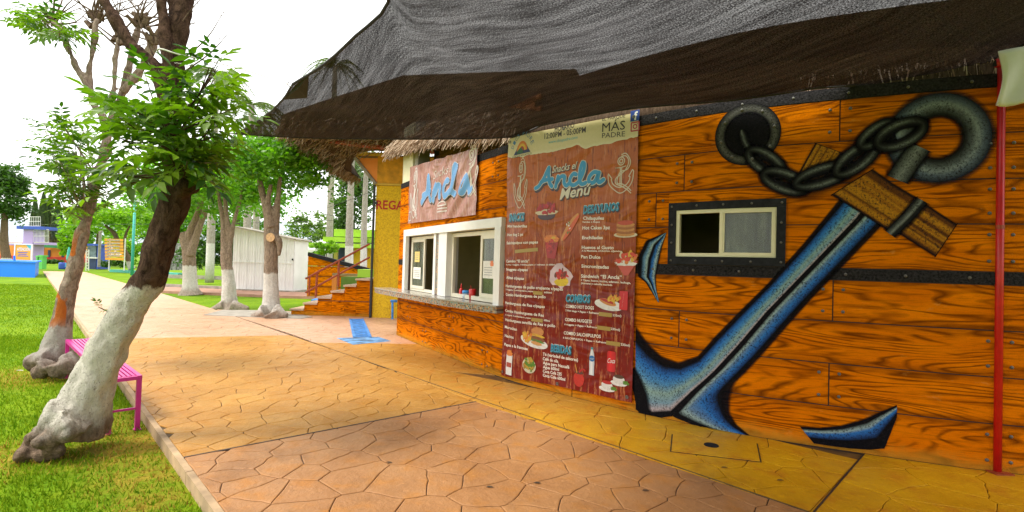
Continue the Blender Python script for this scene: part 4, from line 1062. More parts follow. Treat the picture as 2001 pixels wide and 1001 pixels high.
paint("food_picture", [blob(c + P2(0, -.075), .14, .03, CRM, O2)] + [blob(c + P2(.004 * (k % 2), -.065 + .024 * k), .11, .026, [(.52, .22, .05), (.34, .11, .02)][k % 2], O2 + .0004 * (k + 1)) for k in range(5)] + [blob(c + P2(0, .055), .095, .026, (.48, .06, .02), O2 + .003)], 'print', menu)
c = np.array((6.284,1.562))
paint("food_picture", [loft([c + P2(-.14, .03), c + P2(.14, .03)], [c + P2(-.02, -.13), c + P2(.03, -.13)], flat((.50, .07, .05)), 6, O2), blob(c + P2(0, .0), .13, .03, WHT, O2 + .0005, 0, .4)] + bits(c + P2(0, .06), .12, .05, [(.60, .05, .02), ORG, CRM, YEL], 24, .035, O2 + .001, 7), 'print', menu)
c = np.array((6.107,1.143))
paint("food_picture", [blob(c + P2(-.02, -.04), .18, .06, WHT, O2, -6), blob(c + P2(-.03, -.01), .11, .032, (.55, .20, .04), O2 + .0006, -14), blob(c + P2(-.03, .0), .10, .015, RED, O2 + .001, -14), rect(c + P2(.165, .02), .05, .10, (.55, .01, .02), O2 + .0014)] + bits(c + P2(.04, .03), .07, .03, [YEL, ORG], 18, .025, O2 + .0016, 8) + letters("Coca", [(c[0] + .15, c[1] - .06), (c[0] + .17, c[1] + .09)], .02, WHT, O2 + .003, .3), 'print', menu)
c = np.array((5.717,0.249))
paint("food_picture", [blob(c + P2(0, -.02), .075, .085, (.45, .02, .012), O2), blob(c + P2(0, .055), .06, .02, (.10, .03, .02), O2 + .0006), stroke([c + P2(-.03, .05), c + P2(-.055, .14)], .009, flat((.45, .18, .03)), O2 + .001), stroke([c + P2(.0, .06), c + P2(.05, .10), c + P2(.09, .085)], .010, flat(RED), O2 + .001)], 'print', menu)
c = np.array((5.888,0.444))
paint("food_picture", [loft([c + P2(-.012, .15), c + P2(-.03, .09), c + P2(-.035, 0), c + P2(-.032, -.07), c + P2(-.034, -.14)], [c + P2(.012, .15), c + P2(.03, .09), c + P2(.035, 0), c + P2(.032, -.07), c + P2(.034, -.14)], [(0, (.42, .46, .50), 1), (.4, (.72, .72, .70), 1), (1, (.40, .44, .48), 1)], 16, O2), rect(c + P2(0, .158), .014, .012, (.02, .30, .36), O2 + .0006), blob(c + P2(0, .045), .036, .034, (.02, .14, .36), O2 + .001)] + letters("ciel", [(c[0] - .024, c[1] + .035), (c[0] + .024, c[1] + .035)], .02, WHT, O2 + .002, .2), 'print', menu)
c = np.array((6.139,0.493))
paint("food_picture", [loft([c + P2(-.045, .11), c + P2(-.055, .09), c + P2(-.055, -.09), c + P2(-.042, -.11)], [c + P2(.045, .11), c + P2(.055, .09), c + P2(.055, -.09), c + P2(.042, -.11)], [(0, (.40, .005, .008), 1), (.35, (.66, .01, .015), 1), (1, (.40, .005, .008), 1)], 12, O2)] + letters("Coca", [(c[0] - .046, c[1] - .02), (c[0] + .046, c[1] - .012)], .05, WHT, O2 + .002, .4, .01), 'print', menu)
for px_, cf in (((6.095,0.241), (.40, .01, .01)), ((6.238,0.326), (.07, .03, .015))):
    c = np.array(px_); paint("food_picture", [blob(c + P2(0, -.05), .10, .03, WHT, O2 + .0002), blob(c + P2(0, -.01), .07, .05, (.62, .60, .56), O2 + .0008), blob(c + P2(0, .02), .062, .02, cf, O2 + .0014), blob(c + P2(.085, -.035), .04, .02, GRN, O2 + .001, 0, .5)], 'print', menu)
# outline anchors flanking the title
def line_anchor(c, w, h, col, off, lw):
    def q(*p): return [(c[0] + x * w, c[1] + y * h) for x, y in p]
    f = flat(col); S = []
    for p in ([(-.02, .28), (-.04, -.62)], [(.08, .28), (.07, -.62)]): S.append(stroke(q(*p), lw, f, off, smooth=False))
    S.append(stroke(q((-1, -.10), (-.9, -.5), (-.5, -.8), (.02, -1), (.55, -.8), (.9, -.45), (1, .05)), lw, f, off, n=40))
    S.append(stroke(q((-.75, -.25), (-.6, -.5), (-.3, -.66), (.02, -.7), (.4, -.62), (.66, -.42), (.74, -.2)), lw, f, off, n=36))
    S.append(stroke(q((-1, -.1), (-.98, .05), (-.66, -.25), (-.75, -.25)), lw, f, off, n=16, smooth=False)); S.append(stroke(q((1, .05), (.92, .14), (.62, -.2), (.74, -.2)), lw, f, off, n=16, smooth=False))
    S.append(stroke(q((-.42, .30), (-.42, .22), (.45, .36), (.45, .28), (-.42, .30)), lw, f, off, smooth=False))
    S.append(stroke(np.array(q(*[(.04 + .26 * math.cos(t), .62 + .20 * math.sin(t)) for t in np.linspace(0, 6.28, 20)])), lw, f, off, n=30)); S.append(stroke(np.array(q(*[(.04 + .13 * math.cos(t), .62 + .10 * math.sin(t)) for t in np.linspace(0, 6.28, 14)])), lw, f, off, n=20))
    for k in (0, .13): S.append(stroke(q((.05, .86 + k * .6), (.42, .84 + k), (.62 + k, .55), (.40 + k, .18), (.0, -.05 + k), (-.38 + k, -.25), (-.36 + k, -.5), (.1, -.66 + k), (.55, -.86 + k), (.85, -1.05 + k)), lw, f, off, n=60))
    return S
LC = (.60, .52, .38)
paint("line_anchor", line_anchor((4.69,2.571), .115 * 1.1, .36 * .9, LC, O1 + .002, .0055), 'print', menu)
paint("line_anchor", line_anchor((6.195,2.537), .155, .215, LC, O1 + .002, .0055), 'print', menu)
for s_, z_ in ((4.44, .10), (6.34, .15), (4.44, 3.15), (6.34, 3.13), (5.4, 3.155), (5.4, .12)):
    o = mk("eyelet", *join(stroke(oval((s_, z_), .013, .013, 0), .007, flat(BRN), .057, True, 14)[:2]), 'rivet', menu)

WP = WP_wall
# ================================================================== SMALL SIGN BANNER
sgn = thing("sign_banner", "small creased mauve-brown banner with blue lettering above serving window", "banner", tuple(WP(2.1, 2.3, .06)))
def sz0(s): return 2.27 - (s - .65) * .012
def sz1(s): return 3.38 - (s - .65) * .052
def fold(u): return abs((u % 1) - .5) * 2
def srip(s, z):
    u = (s - .65) * .95 - (z - 2.2) * 1.15
    return .022 + .030 * (fold(u * 1.7) - .5) * math.exp(-((s - 2.4) / 1.1) ** 2) + .016 * math.sin(u * 15) * math.exp(-((s - 2.9) / .8) ** 2) + .005 * math.sin(s * 11 + z * 9)
V, Fc, U = sheet(.65, 3.58, sz0, sz1, .03, srip, 90, 46); mk("banner_sheet", V, Fc, 'sign_vinyl', sgn, smooth=True, uv=U)
def conform(ps):
    out = []
    for v, f, c in ps: out.append((v, f, c))
    return out
_lay = {}
def on_sign(fn):
    """draw with offsets that ride on the creases of the sign"""
    global WP
    base = WP
    def WP2(s, z, off=0.0):
        if np.ndim(s) == 0: return base(s, z, off - .012 + srip(float(s), float(z)) + .03)
        return base(s, z, off)
    WP = WP2
    try: return fn()
    finally: WP = base
def sgpix(pts): return pts
SG = {'A': [[(1.38,2.611),(1.475,2.682),(1.616,2.794),(1.687,2.943),(1.71,3.065)], [(1.711,3.057),(1.732,2.906),(1.753,2.748),(1.838,2.615)], [(1.448,2.74),(1.661,2.765),(1.804,2.781)]],
      'n': [[(1.938,2.598),(1.986,2.738),(2.052,2.867)], [(2.008,2.705),(2.112,2.83),(2.206,2.818),(2.186,2.702),(2.221,2.631)]],
      'c': [[(2.56,2.877),(2.456,2.862),(2.377,2.74),(2.421,2.633),(2.526,2.637),(2.626,2.683)]],
      'l': [[(2.645,2.667),(2.767,2.823),(2.87,2.991),(2.853,3.091),(2.77,3.019),(2.717,2.829),(2.712,2.674),(2.815,2.621)]],
      'a': [[(3.266,2.854),(3.162,2.841),(3.062,2.731),(3.076,2.62),(3.176,2.643),(3.257,2.761)], [(3.281,2.845),(3.29,2.704),(3.341,2.605),(3.424,2.642)]]}
def draw_sign():
    a = paint("title_lettering", script(SG.values(), .052, .016, (.12, .30, .58), (.62, .58, .58)), 'print', sgn)
    b = letters("Snacks el", [(1.885,2.973),(2.776,3.007)], .14, (.58, .50, .44), .017, .4)
    paint("subtitle_lettering", b, 'print', sgn)
    paint("line_anchor", line_anchor((0.965,2.837), .20, .48, (.66, .60, .56), .016, .011), 'print', sgn)
    paint("line_anchor", line_anchor((3.381,2.912), .22, .38, (.62, .54, .44), .016, .011), 'print', sgn)
    g = []
    c = np.array((2.329,2.431))
    for k in range(3): g.append(stroke([c + P2(-.17, .05 - .05 * k), c + P2(.17, .05 - .05 * k)], .010, flat((.6, .54, .5)), .016, smooth=False, n=8))
    g.append(stroke([c + P2(-.17, .06), c + P2(-.1, .11), c + P2(.1, .11), c + P2(.17, .06)], .010, flat((.6, .54, .5)), .016, n=12))
    c = np.array((0.744,2.4))
    g.append(stroke([c + P2(-.06, .09), c + P2(-.05, -.08), c + P2(.05, -.08), c + P2(.06, .09), c + P2(-.06, .09)], .010, flat((.6, .54, .5)), .016, smooth=False, n=24))
    paint("line_drawing", g, 'print', sgn, 'stuff')
    paint("side_lettering", letters("Snacks el", [(3.354,2.301), tuple(np.array((3.354,2.301)) + P2(.02, .5))], .10, (.6, .52, .46), .016), 'print', sgn)
on_sign(draw_sign)

# ================================================================== THINGS IN THE SERVING WINDOW
def wp3(s, z, o): return tuple(WP(s, z, o))
CT = .9635
p = wp3(2.86, CT, -.10); b = thing("sauce_bottle", "red sauce squeeze bottle on the counter left of blue cup", "bottle", p)
mk("bottle_body", *lathe(p, [(.034, 0), (.036, .02), (.036, .12), (.022, .155)], 14), 'red_plastic', b, smooth=True); mk("nozzle", *lathe((p[0], p[1], p[2] + .155), [(.016, 0), (.013, .02), (.005, .075)], 10), 'red_plastic', b, smooth=True)
p = wp3(3.08, CT, -.08); b = thing("cup", "light blue plastic tub with pale lower half on serving counter", "cup", p)
mk("tub", *lathe(p, [(.052, 0), (.056, .085), (.05, .085), (.046, .01)], 16), plain("pale_tub", (.5, .55, .6), .4, .05, 5, 0), b, smooth=True); mk("rim_band", *lathe((p[0], p[1], p[2] + .086), [(.060, 0), (.060, .045), (.05, .046)], 16), 'blue_plastic', b, smooth=True)
p = wp3(3.30, CT, -.08); b = thing("cup", "tall red plastic cup right of the blue tub", "cup", p)
mk("cup_body", *lathe(p, [(.046, 0), (.058, .165), (.053, .165), (.042, .01)], 16), 'red_plastic', b, smooth=True)
mk("straw", *tube([(p[0], p[1], p[2] + .02), (p[0] - .03, p[1], p[2] + .22)], .005, 6, 1), 'red_plastic', b)
for s0, s1, z0, z1, o_, lab in ((.86, 1.12, 1.52, 1.72, -.036, "yellow note taped to the left sliding pane"), (.80, 1.2, 1.20, 1.42, -.036, "lower white note on the left sliding pane"), (3.70, 4.02, 1.31, 1.56, -.036, "white notice with orange spot on right sliding pane")):
    v, f, u = wallbox(s0, s1, z0, z1, o_, o_ + .002); t_ = tag(mk("paper_note", v, f, 'paper' if 'white' in lab else plain("yellow_paper", (.66, .5, .16), .8, .05, 9, 0)), lab, "paper note")
    paint("print_lines", [stroke([(s0 + .04, z0 + .05 + k * .035), (s1 - .05, z0 + .05 + k * .035)], .004, flat((.2, .2, .22)), o_ + .004, smooth=False) for k in range(4)], 'print', t_)
    if 'orange' in lab: paint("spot", [blob((s1 - .06, z1 - .04), .055, .04, (.7, .16, .03), o_ + .005, 0, .5)], 'print', t_)
# shelf with jars at the back of the room, dimly seen
sh = thing("kitchen_shelf", "dim shelf on back wall seen through serving window", "shelf", wp3(3.4, 1.25, -2.7)); v, f, u = wallbox(2.0, 5.0, 1.24, 1.27, -2.74, -2.45); mk("shelf_board", v, f, 'concrete', sh)
for k in range(9):
    p = wp3(2.3 + .28 * k, 1.2705, -2.58); tag(mk("jar", *lathe(p, [(.05, 0), (.055, .10), (.03, .13), (.03, .15)], 10), 'glass_clear' if k % 2 else 'paper', None, True), "small jar on the dim kitchen shelf inside", "jar", "jars on the kitchen shelf")

# ================================================================== SHADE NET
net = thing("shade_net", "black knitted shade net stretched from the plank wall over the walkway", "shade net", (0, 6, 3.4))
bot = [(-4.409,8.022,3.45), (-3.593,8.002,3.42), (-2.927,7.942,3.4), (-1.389,7.394,3.3), (-0.049,6.806,3.22), tuple(WP(5.0, 3.235, .09)), tuple(WP(5.8, 3.225, .09)), tuple(WP(6.4, 3.20, .10)), tuple(WP(7.4, 3.10, .12)), tuple(WP(8.1, 3.12, .12)), (3.554,4.527,3.22), (3.706,4.384,3.24), (3.974,4.247,3.3), (4.019,4.032,3.38), (4.4, 3.0, 3.6), (5.6, 1.5, 3.7), (6.8, -2.0, 3.3), (7.0, -7.0, 2.8)]
top_ = [(-2.688,6.098,3.6), (-2.106,5.559,3.65), (-1.667,5.124,3.75), (-1.193,4.638,3.9), (-1.25, 3.7, 3.86), (-1.45, 2.4, 3.6), (-1.6, .4, 3.15), (-1.6, -3.0, 2.75), (-1.4, -7.0, 2.7)]  # unseen stretch behind the camera added, hung low to block sky light
NU, NV = 200, 56
Bc = resample(catmull(bot, 8), NU); Tc = resample(catmull(top_, 8), NU)
V = []; U = []
for i in range(NU):
    u = i / (NU - 1)
    for j in range(NV):
        v_ = j / (NV - 1); p = Bc[i] * (1 - v_) + Tc[i] * v_
        sag = .16 * math.sin(math.pi * v_) * min(1, u * 4 + .1) * math.sin(math.pi * min(1, .12 + u * .88)) 
        rip = .022 * mnoise.noise(Vector((u * 3.5 + v_ * .8, v_ * 16 - u * 4, 2))) * math.sin(math.pi * v_) + .05 * mnoise.noise(Vector((u * 5, v_ * 3, 8))) * math.sin(math.pi * v_)
        bow = np.array((.16, -.05, .0)) * math.sin(math.pi * v_) * math.exp(-u * 14)      # concave free end
        q = p + np.array((0, 0, -sag + rip)) + bow
        V.append(q); U.append((q[0] * .58 - q[1] * .815, q[0] * .815 + q[1] * .58 + q[2] * .5))
Fc = [(i * NV + j, (i + 1) * NV + j, (i + 1) * NV + j + 1, i * NV + j + 1) for i in range(NU - 1) for j in range(NV - 1)]
mk("net_cloth", V, Fc, 'net', net, smooth=True, uv=U)
Vn = np.array(V).reshape(NU, NV, 3)
mk("hem", *join(tube(Vn[::3, 0], .012, 6, 1), tube(Vn[::3, -1], .016, 6, 1), tube(Vn[0, :], .014, 6, 1)), 'net_hem', net)
# folded corner patch and ring
rg = np.array(top_[0])
mk("corner_patch", [tuple(rg + (.02, .02, .0)), tuple(Vn[0, -14] + (0, 0, -.012)), tuple(Vn[7, -16] + (0, 0, -.02)), tuple(Vn[6, -1] + (0, 0, -.012)), tuple(Vn[3, -6] + (0, 0, -.03))], [(0, 1, 4), (1, 2, 4), (2, 3, 4), (3, 0, 4)], 'net_hem', net)
mk("corner_ring", *tube([tuple(rg + np.array((-.03 + .03 * math.cos(a), 0, .03 * math.sin(a)))) for a in np.linspace(0, 6.28, 13)], .005, 6, 1), 'rivet', net)
TR = (-2.821,4.2,3.178)
tag(mk("tie_rope", *join(tube([tuple(rg + (-.05, 0, 0)), (-2.832,5.2,3.433), TR], .005, 5, 4), tube([tuple(rg + (-.05, 0, -.01)), (-2.724,5.2,3.347), (TR[0], TR[1], TR[2] - .08)], .003, 5, 4), tube([(TR[0] + .13 * math.cos(a), TR[1] + .13 * math.sin(a), TR[2] - .03 + .02 * math.sin(2 * a)) for a in np.linspace(0, 6.3, 16)], .007, 5, 1)), 'rope'), "thin pale rope tying net corner to leaning tree", "rope")

# ================================================================== RED POLE AND TARPAULIN
bp = (3.833,4.022)
pole = thing("red_pole", "red steel post standing at foot of the plank wall", "post", (bp[0], bp[1], 0))
mk("post", *tube([(bp[0], bp[1], 0), (bp[0], bp[1], 3.22)], .027, 14, 1), 'red_pole', pole, smooth=True)
mk("collar", *tube([(bp[0], bp[1], 1.90), (bp[0], bp[1], 1.93)], .030, 14, 1), 'rust_red', pole)
mk("base_plate", *prism([(bp[0] - .07, bp[1] - .07), (bp[0] + .07, bp[1] - .07), (bp[0] + .07, bp[1] + .07), (bp[0] - .07, bp[1] + .07)], 0.001, .010), 'rust_red', pole)
a_ = (3.739,3.97,3.192)
mk("cross_pipe", *tube([a_, (a_[0] + 1.6, a_[1] - .5, a_[2] + .06)], .034, 14, 1), 'red_pole', pole, smooth=True)
mk("bore_shade_disc", *tube([(a_[0] - .002, a_[1] + .001, a_[2]), (a_[0] + .01, a_[1], a_[2])], .027, 12, 1), 'dark', pole)  # black disc on the closed pipe end stands for the shaded hollow
# hanging white tarpaulin, folded
LT = [(3.578,3.78,3.203),(3.599,3.78,3.012),(3.578,3.78,2.797)]; RT_ = [(v_[0] + .75, v_[1] - .25, v_[2] + dz) for v_, dz in zip(LT, (.10, .10, .16))]
V = []; n1, n2 = 14, 22
Lc = catmull(LT, 8); Rc = catmull(RT_, 8); Lc = resample(Lc, n1); Rc = resample(Rc, n1)
for i in range(n1):
    for j in range(n2):
        t_ = j / (n2 - 1); p = Lc[i] * (1 - t_) + Rc[i] * t_
        V.append(p + np.array((0, -.03 * math.sin(t_ * 17 + i * .25) * (i / n1 * .8 + .3), -.025 * math.sin(t_ * 11) * (i / n1))))
Fc = [(i * n2 + j, (i + 1) * n2 + j, (i + 1) * n2 + j + 1, i * n2 + j + 1) for i in range(n1 - 1) for j in range(n2 - 1)]
tar = tag(mk("tarpaulin", V, Fc, plain("white_tarp", (.74, .72, .72), .45, .05, 5, .1), None, True), "white tarpaulin hanging over the red cross pipe", "tarpaulin")
md = tar.modifiers.new("thick", 'SOLIDIFY'); md.thickness = .012

# ================================================================== GROUND DETAILS
hq = [(1.516,4.702),(2.189,4.516),(2.015,4.093),(1.366,4.266)]
hc = thing("access_cover", "square yellow-painted concrete cover with round metal lid set in walkway", "manhole cover", (*(1.76,4.43), 0))
cx = np.mean(np.array(hq), 0)
mk("cover_frame", *prism([tuple(cx + (np.array(q) - cx) * 1.035) for q in hq], -.012, .0035), 'joint', hc)
mk("cover_slab", *prism(hq, -.01, .0075), 'stone_yellow', hc)
mk("lid", *lathe((*(1.76,4.43), .0076), [(.062, 0), (.06, .004), (.05, .005), (.045, .003), (.001, .0035)], 20), 'iron', hc, smooth=False)
dq = [(-4.14,13.266),(-3.846,13.347),(-2.752,10.154),(-3.056,10.092)]
dg = thing("floor_drain", "blue painted channel drain with slotted grate in front of yellow wall", "drain", (*(-3.267,11.248), 0))
mk("channel_frame", *prism(dq, -.02, .004), 'navy', dg)
A_, B_, C_, D_ = map(np.array, dq)
for k in range(16):
    a = A_ + (D_ - A_) * (k + .12) / 16; b = B_ + (C_ - B_) * (k + .12) / 16; c = B_ + (C_ - B_) * (k + .78) / 16; d = A_ + (D_ - A_) * (k + .78) / 16
    mk("grate_bar", *prism([a, b, c, d], -.01, .014), 'blue_tile', dg)
for a, b in ((A_, D_), (B_, C_)): mk("grate_rail", *cut(a, b, .05, None, .018), 'blue_tile', dg)
mk("painted_pad", *prism([(-3.354,9.96),(-2.616,10.255),(-2.256,9.77),(-2.808,9.225)], -.01, .0045), plain("worn_blue_paint", (.12, .28, .52), .6, .55, 5, .2), dg)
def little_leaf(px_, lab, cat, col, sz_, grp=None):
    o = mk("fallen_leaf", [(px_[0] + sz_ * x, px_[1] + sz_ * y, .004 + .012 * abs(y)) for x, y in ((-1, 0), (-.4, .35), (.4, .3), (1, 0), (.4, -.3), (-.4, -.3))], [(0, 1, 2, 3), (0, 3, 4, 5)], plain("dead_leaf", col, .8, .2, 20, 0)); tag(o, lab, cat, grp)
for q, lb in zip([(1.673,3.945),(1.989,3.734),(0.221,3.57),(-0.105,3.483),(-0.875,3.856),(0.952,3.498)], ("dark dead leaf just below the square access cover", "small dead leaf on the yellow strip near the diagonal joint", "dead leaf in the middle of the near tan stones", "tiny dark leaf left of the mid-paving dead leaf", "dead leaf at left on near tan paving below the joint", "dead leaf at the bottom right of the tan paving")): little_leaf(q, lb, "leaf", (.05, .035, .02), .028, "dead leaves on the paving")
little_leaf((-6.158,6.478), "pale fallen leaf on the lawn beside peeling tree", "leaf", (.45, .42, .36), .05)

# ================================================================== BENCH
bnA = np.array((-3.36, 4.72)); bnB = np.array((-5.49, 6.73)); bd = (bnB - bnA) / np.hypot(*(bnB - bnA)); bn = np.array((-bd[1], bd[0])); bn = bn if bn[0] < 0 else -bn
BW, BZ, GZ = .25, .385, -.10
bench = thing("park_bench", "low magenta metal slat bench beside the leaning tree", "bench", (*((bnA + bnB) / 2 + bn * BW / 2), GZ))
BLn = np.hypot(*(bnB - bnA))
def bpt(t, w): return bnA + bd * t + bn * w
for k in range(5):
    w = .055 + k * (BW - .11) / 4; a, b = bpt(.035, w), bpt(BLn - .035, w); c = (a + b) / 2
    mk("slat", *obox((*c, BZ + .001), bd, (BLn / 2 - .036, .0105, .010)), 'pink', bench)
for w in (.018, BW - .018): c = bpt(BLn / 2, w); mk("frame_rail", *obox((*c, BZ - .006), bd, (BLn / 2, .018, .019)), 'pink', bench)
for t in (.018, BLn * .5, BLn - .018): c = bpt(t, BW / 2); mk("cross_rail", *obox((*c, BZ - .008), bn, (BW / 2 - .037, .018, .016)), 'pink', bench)
for t in (.02, BLn * .47, BLn - .02):
    for w in (.02, BW - .02): c = bpt(t, w); mk("leg", *obox((*c, (BZ - .026 + GZ) / 2), bd, (.019, .019, (BZ - .026 - GZ) / 2)), 'pink', bench); mk("foot_pad", *obox((*c, GZ + .006), bd, (.028, .028, .006)), 'pink', bench)
    c = bpt(t, BW / 2); mk("stretcher", *obox((*c, .10), bn, (BW / 2 - .04, .009, .009)), 'pink', bench)

# ================================================================== TREES
def leaflet(base, d, up, L, w):
    d = d / np.linalg.norm(d); s = np.cross(d, up); s /= np.linalg.norm(s); n = np.cross(s, d)
    pts = [base, base + d * L * .35 + s * w + n * w * .35, base + d * L * .72 + s * w * .62 - n * L * .03 + n * w * .2, base + d * L - n * L * .12, base + d * L * .72 - s * w * .62 - n * L * .03 + n * w * .2, base + d * L * .35 - s * w + n * w * .35, base + d * L * .4 - n * L * .01]
    return pts, [(0, 6, 1), (1, 6, 2), (2, 6, 3), (0, 5, 6), (5, 4, 6), (4, 3, 6)]
def compound_leaf(seed, L=.30, pairs=3, ll=.145, lw=.030):
    r = np.random.default_rng(seed); V = []; Fc = []
    def add(p, f):
        b = len(V); V.extend([tuple(q) for q in p]); Fc.extend([tuple(i + b for i in q) for q in f])
    ra = [np.array((L * t, 0, .10 * L * math.sin(t * 2.2) - .18 * L * t * t)) for t in np.linspace(0, 1, 5)]
    for i in range(4):
        a, b = ra[i], ra[i + 1]; add([a + (0, .003, 0), a - (0, .003, 0), b - (0, .002, 0), b + (0, .002, 0)], [(0, 1, 2, 3)])
    for k in range(pairs):
        t = .35 + .5 * k / max(1, pairs - 1); i = min(3, int(t * 4)); p = ra[i] + (ra[i + 1] - ra[i]) * (t * 4 - i)
        for sg in (-1, 1):
            d = np.array((.55 + r.normal() * .12, sg * (1 + r.normal() * .1), -.25 + r.normal() * .15)); l_ = ll * r.uniform(.8, 1.1)
            add(*leaflet(p, d, np.array((r.normal() * .15, 0, 1.0)), l_, lw * r.uniform(.85, 1.15)))
    add(*leaflet(ra[-1], np.array((1, 0, -.3)), np.array((0, 0.1, 1.0)), ll * 1.1, lw * 1.1))
    me = bpy.data.meshes.new("leaf"); me.from_pydata(V, [], Fc); finish(me, 'leaf', True, None, None); return me
LEAF = [compound_leaf(s) for s in range(5)]; LEAF_S = [compound_leaf(20 + s, .24, 3, .115, .021) for s in range(4)]
def put_leaf(parent, p, d, meshes, sc, r):
    o = link("leaf", meshes[r.integers(0, len(meshes))], parent)
    d = Vector(d).normalized(); up = Vector((r.normal() * .35, r.normal() * .35, 1)); y = up.cross(d); y = y.normalized() if y.length > .05 else Vector((0, 1, 0)); z = d.cross(y)
    M = Matrix((d, y, z)).transposed(); o.rotation_euler = M.to_euler(); o.location = Vector(p) - base_of(parent); o.scale = (sc,) * 3
def shoots(parent, specs, meshes, seed, mat='bark_mid', per=(5, 8), sc=(.75, 1.15), budget=290):
    """leafy shoots: each from a start point on the wood to an end point, compound leaves along it"""
    r = np.random.default_rng(seed); tubes = []; cnt = 0
    for a, b in specs:
        a, b = np.array(a), np.array(b); m_ = (a + b) / 2 + np.array((0, 0, -.05)) + r.normal(0, .04, 3)
        tubes.append(tube([a, m_, b], [.008, .006, .003], 5, 4)); L = np.linalg.norm(b - a); e = (b - a) / L
        k = r.integers(*per)
        for i in range(k):
            t = .35 + .68 * (i + r.random() * .5) / k; t = min(t, 1.0)
            p = (a * (1 - t) ** 2 + 2 * m_ * t * (1 - t) + b * t * t)
            side = np.cross(e, (r.normal() * .3, r.normal() * .3, 1)); side /= np.linalg.norm(side) + 1e-6
            d = e * .5 + side * (1 if i % 2 else -1) * .9 + np.array((0, 0, r.uniform(-.3, .45))) + r.normal(0, .2, 3)
            if cnt < budget: put_leaf(parent, p, d, meshes, r.uniform(*sc), r); cnt += 1
    mk("shoots", *join(*tubes), mat, parent, kind='stuff')
# --- the leaning limewashed tree
lt = thing("ash_tree", "leaning tree with limewashed lower trunk and dark split limbs", "tree", (-3.4, 4.1, -.1))
LY = 4.2
trunk = [(-3.472,4.15,0.071),(-3.43,4.15,0.245),(-3.331,4.15,0.515),(-3.162,4.15,0.911),(-3.047,4.15,1.121),(-2.927,4.15,1.323),(-2.823,4.15,1.708),(-2.753,4.15,1.939),(-2.75,4.15,2.148),(-2.821,4.15,2.355),(-2.825,4.15,2.564),(-2.833,4.15,2.753)]
tp = [tube(trunk, [.225, .195, .150, .130, .120, .112, .106, .108, .088, .060, .054, .056], 14, 4)]
for a in ([(-3.426,4.0,0.306),(-3.568,4.0,0.105),(-3.696,4.0,-0.045)], [(-3.301,3.95,0.226),(-3.444,3.95,0.105),(-3.496,3.95,-0.045)], [(-3.386,4.15,0.369),(-3.344,4.15,0.165),(-3.353,4.15,-0.007)], [(-3.541,4.05,0.109),(-3.696,4.05,-0.015),(-3.692,4.05,-0.115)]): tp.append(tube(a, [.12, .085, .045], 10, 4, .12))
tp.append(tube([(-2.68,4.1,2.059),(-2.598,4.1,2.049),(-2.548,4.1,2.034)], [.09, .07, .03], 10, 3))
tp += [tube([(-2.865,4.2,2.704),(-2.998,4.2,3.062),(-3.174,4.2,3.219),(-3.273,4.2,3.353),(-3.39,4.2,3.521),(-3.503,4.2,3.774),(-3.69,4.2,4.156)], [.056, .045, .041, .040, .036, .034, .026], 12, 4),
       tube([(-2.894,4.25,2.719),(-2.914,4.25,3.084),(-2.959,4.25,3.342),(-3.015,4.25,3.643),(-3.086,4.25,4.119)], [.060, .044, .038, .036, .028], 12, 4),
       tube([(-2.954,4.35,2.748),(-2.912,4.35,3.124),(-2.895,4.35,3.345),(-2.891,4.35,3.566),(-2.8,4.35,4.013)], [.07, .052, .058, .074, .04], 12, 4), tube([(-2.897,4.35,3.389),(-2.978,4.35,3.653),(-3.04,4.35,3.962)], [.05, .034, .028], 10, 4)]
rq = np.random.default_rng(77)
for a in [(-3.451,3.98,0.181),(-3.52,3.98,0.14),(-3.573,3.98,0.091),(-3.626,3.98,0.043),(-3.672,3.98,0.002),(-3.701,3.98,-0.038),(-3.478,3.98,0.094),(-3.523,3.98,0.03),(-3.56,3.98,-0.026),(-3.415,3.98,0.088),(-3.466,3.98,0.008),(-3.599,3.98,-0.027),(-3.637,3.98,-0.067),(-3.361,3.98,0.113),(-3.578,3.98,0.021)]:
    c_ = np.array(a) + rq.normal(0, .025, 3) - (0, 0, .03); d_ = rq.normal(0, .07, 3) * (1, 1, .45); tp.append(tube([c_ - d_, c_, c_ + d_], [.03, .048 + .022 * rq.random(), .03], 8, 3, .25))
blend_mesh("trunk", tp, .015, 'bark_lean', lt, .024, 9.0)
r = np.random.default_rng(5); sp = []
cl = [((345, 330), (290, 290), 70, 6), ((340, 270), (228, 235), 50, 6), ((345, 340), (215, 350), 50, 4), ((335, 250), (295, 195), 60, 7), ((335, 230), (400, 150), 50, 7), ((340, 290), (415, 245), 50, 8), ((350, 340), (385, 320), 35, 4), ((335, 270), (455, 200), 22, 3), ((345, 300), (330, 290), 60, 4)]
def pix(x, y, Y):      # a point of the crown at depth Y, on the sight line measured from the photograph
    u, v_ = (x - 1000.5) / 1000., -(y - 500.5) / 1000.; R_, P_ = math.radians(1.65), math.radians(1.1)
    X_, y_ = u * math.cos(R_) - v_ * math.sin(R_), u * math.sin(R_) + v_ * math.cos(R_)
    t = Y / (math.cos(P_) - y_ * math.sin(P_)); return np.array((X_ * t, Y, 1.5 + (math.sin(P_) + y_ * math.cos(P_)) * t))
for (ax, ay), (bx_, by_), rad, k in cl:
    for _ in range(k):
        a = r.uniform(0, 6.28); q = math.sqrt(r.random()) * rad; sp.append((pix(ax, ay + r.uniform(-12, 12), 4.15), pix(bx_ + q * math.cos(a), by_ + q * math.sin(a), 4.15 + r.uniform(-.55, .55))))
shoots(lt, sp, LEAF, 11, 'bark_lean', (4, 7), (.62, 1.0))
shoots(lt, [(pix(215, 610, 4.1), pix(192, 600, 4.02))], LEAF_S, 12, 'leaf_olive', (2, 3), (.3, .4))
tw = []
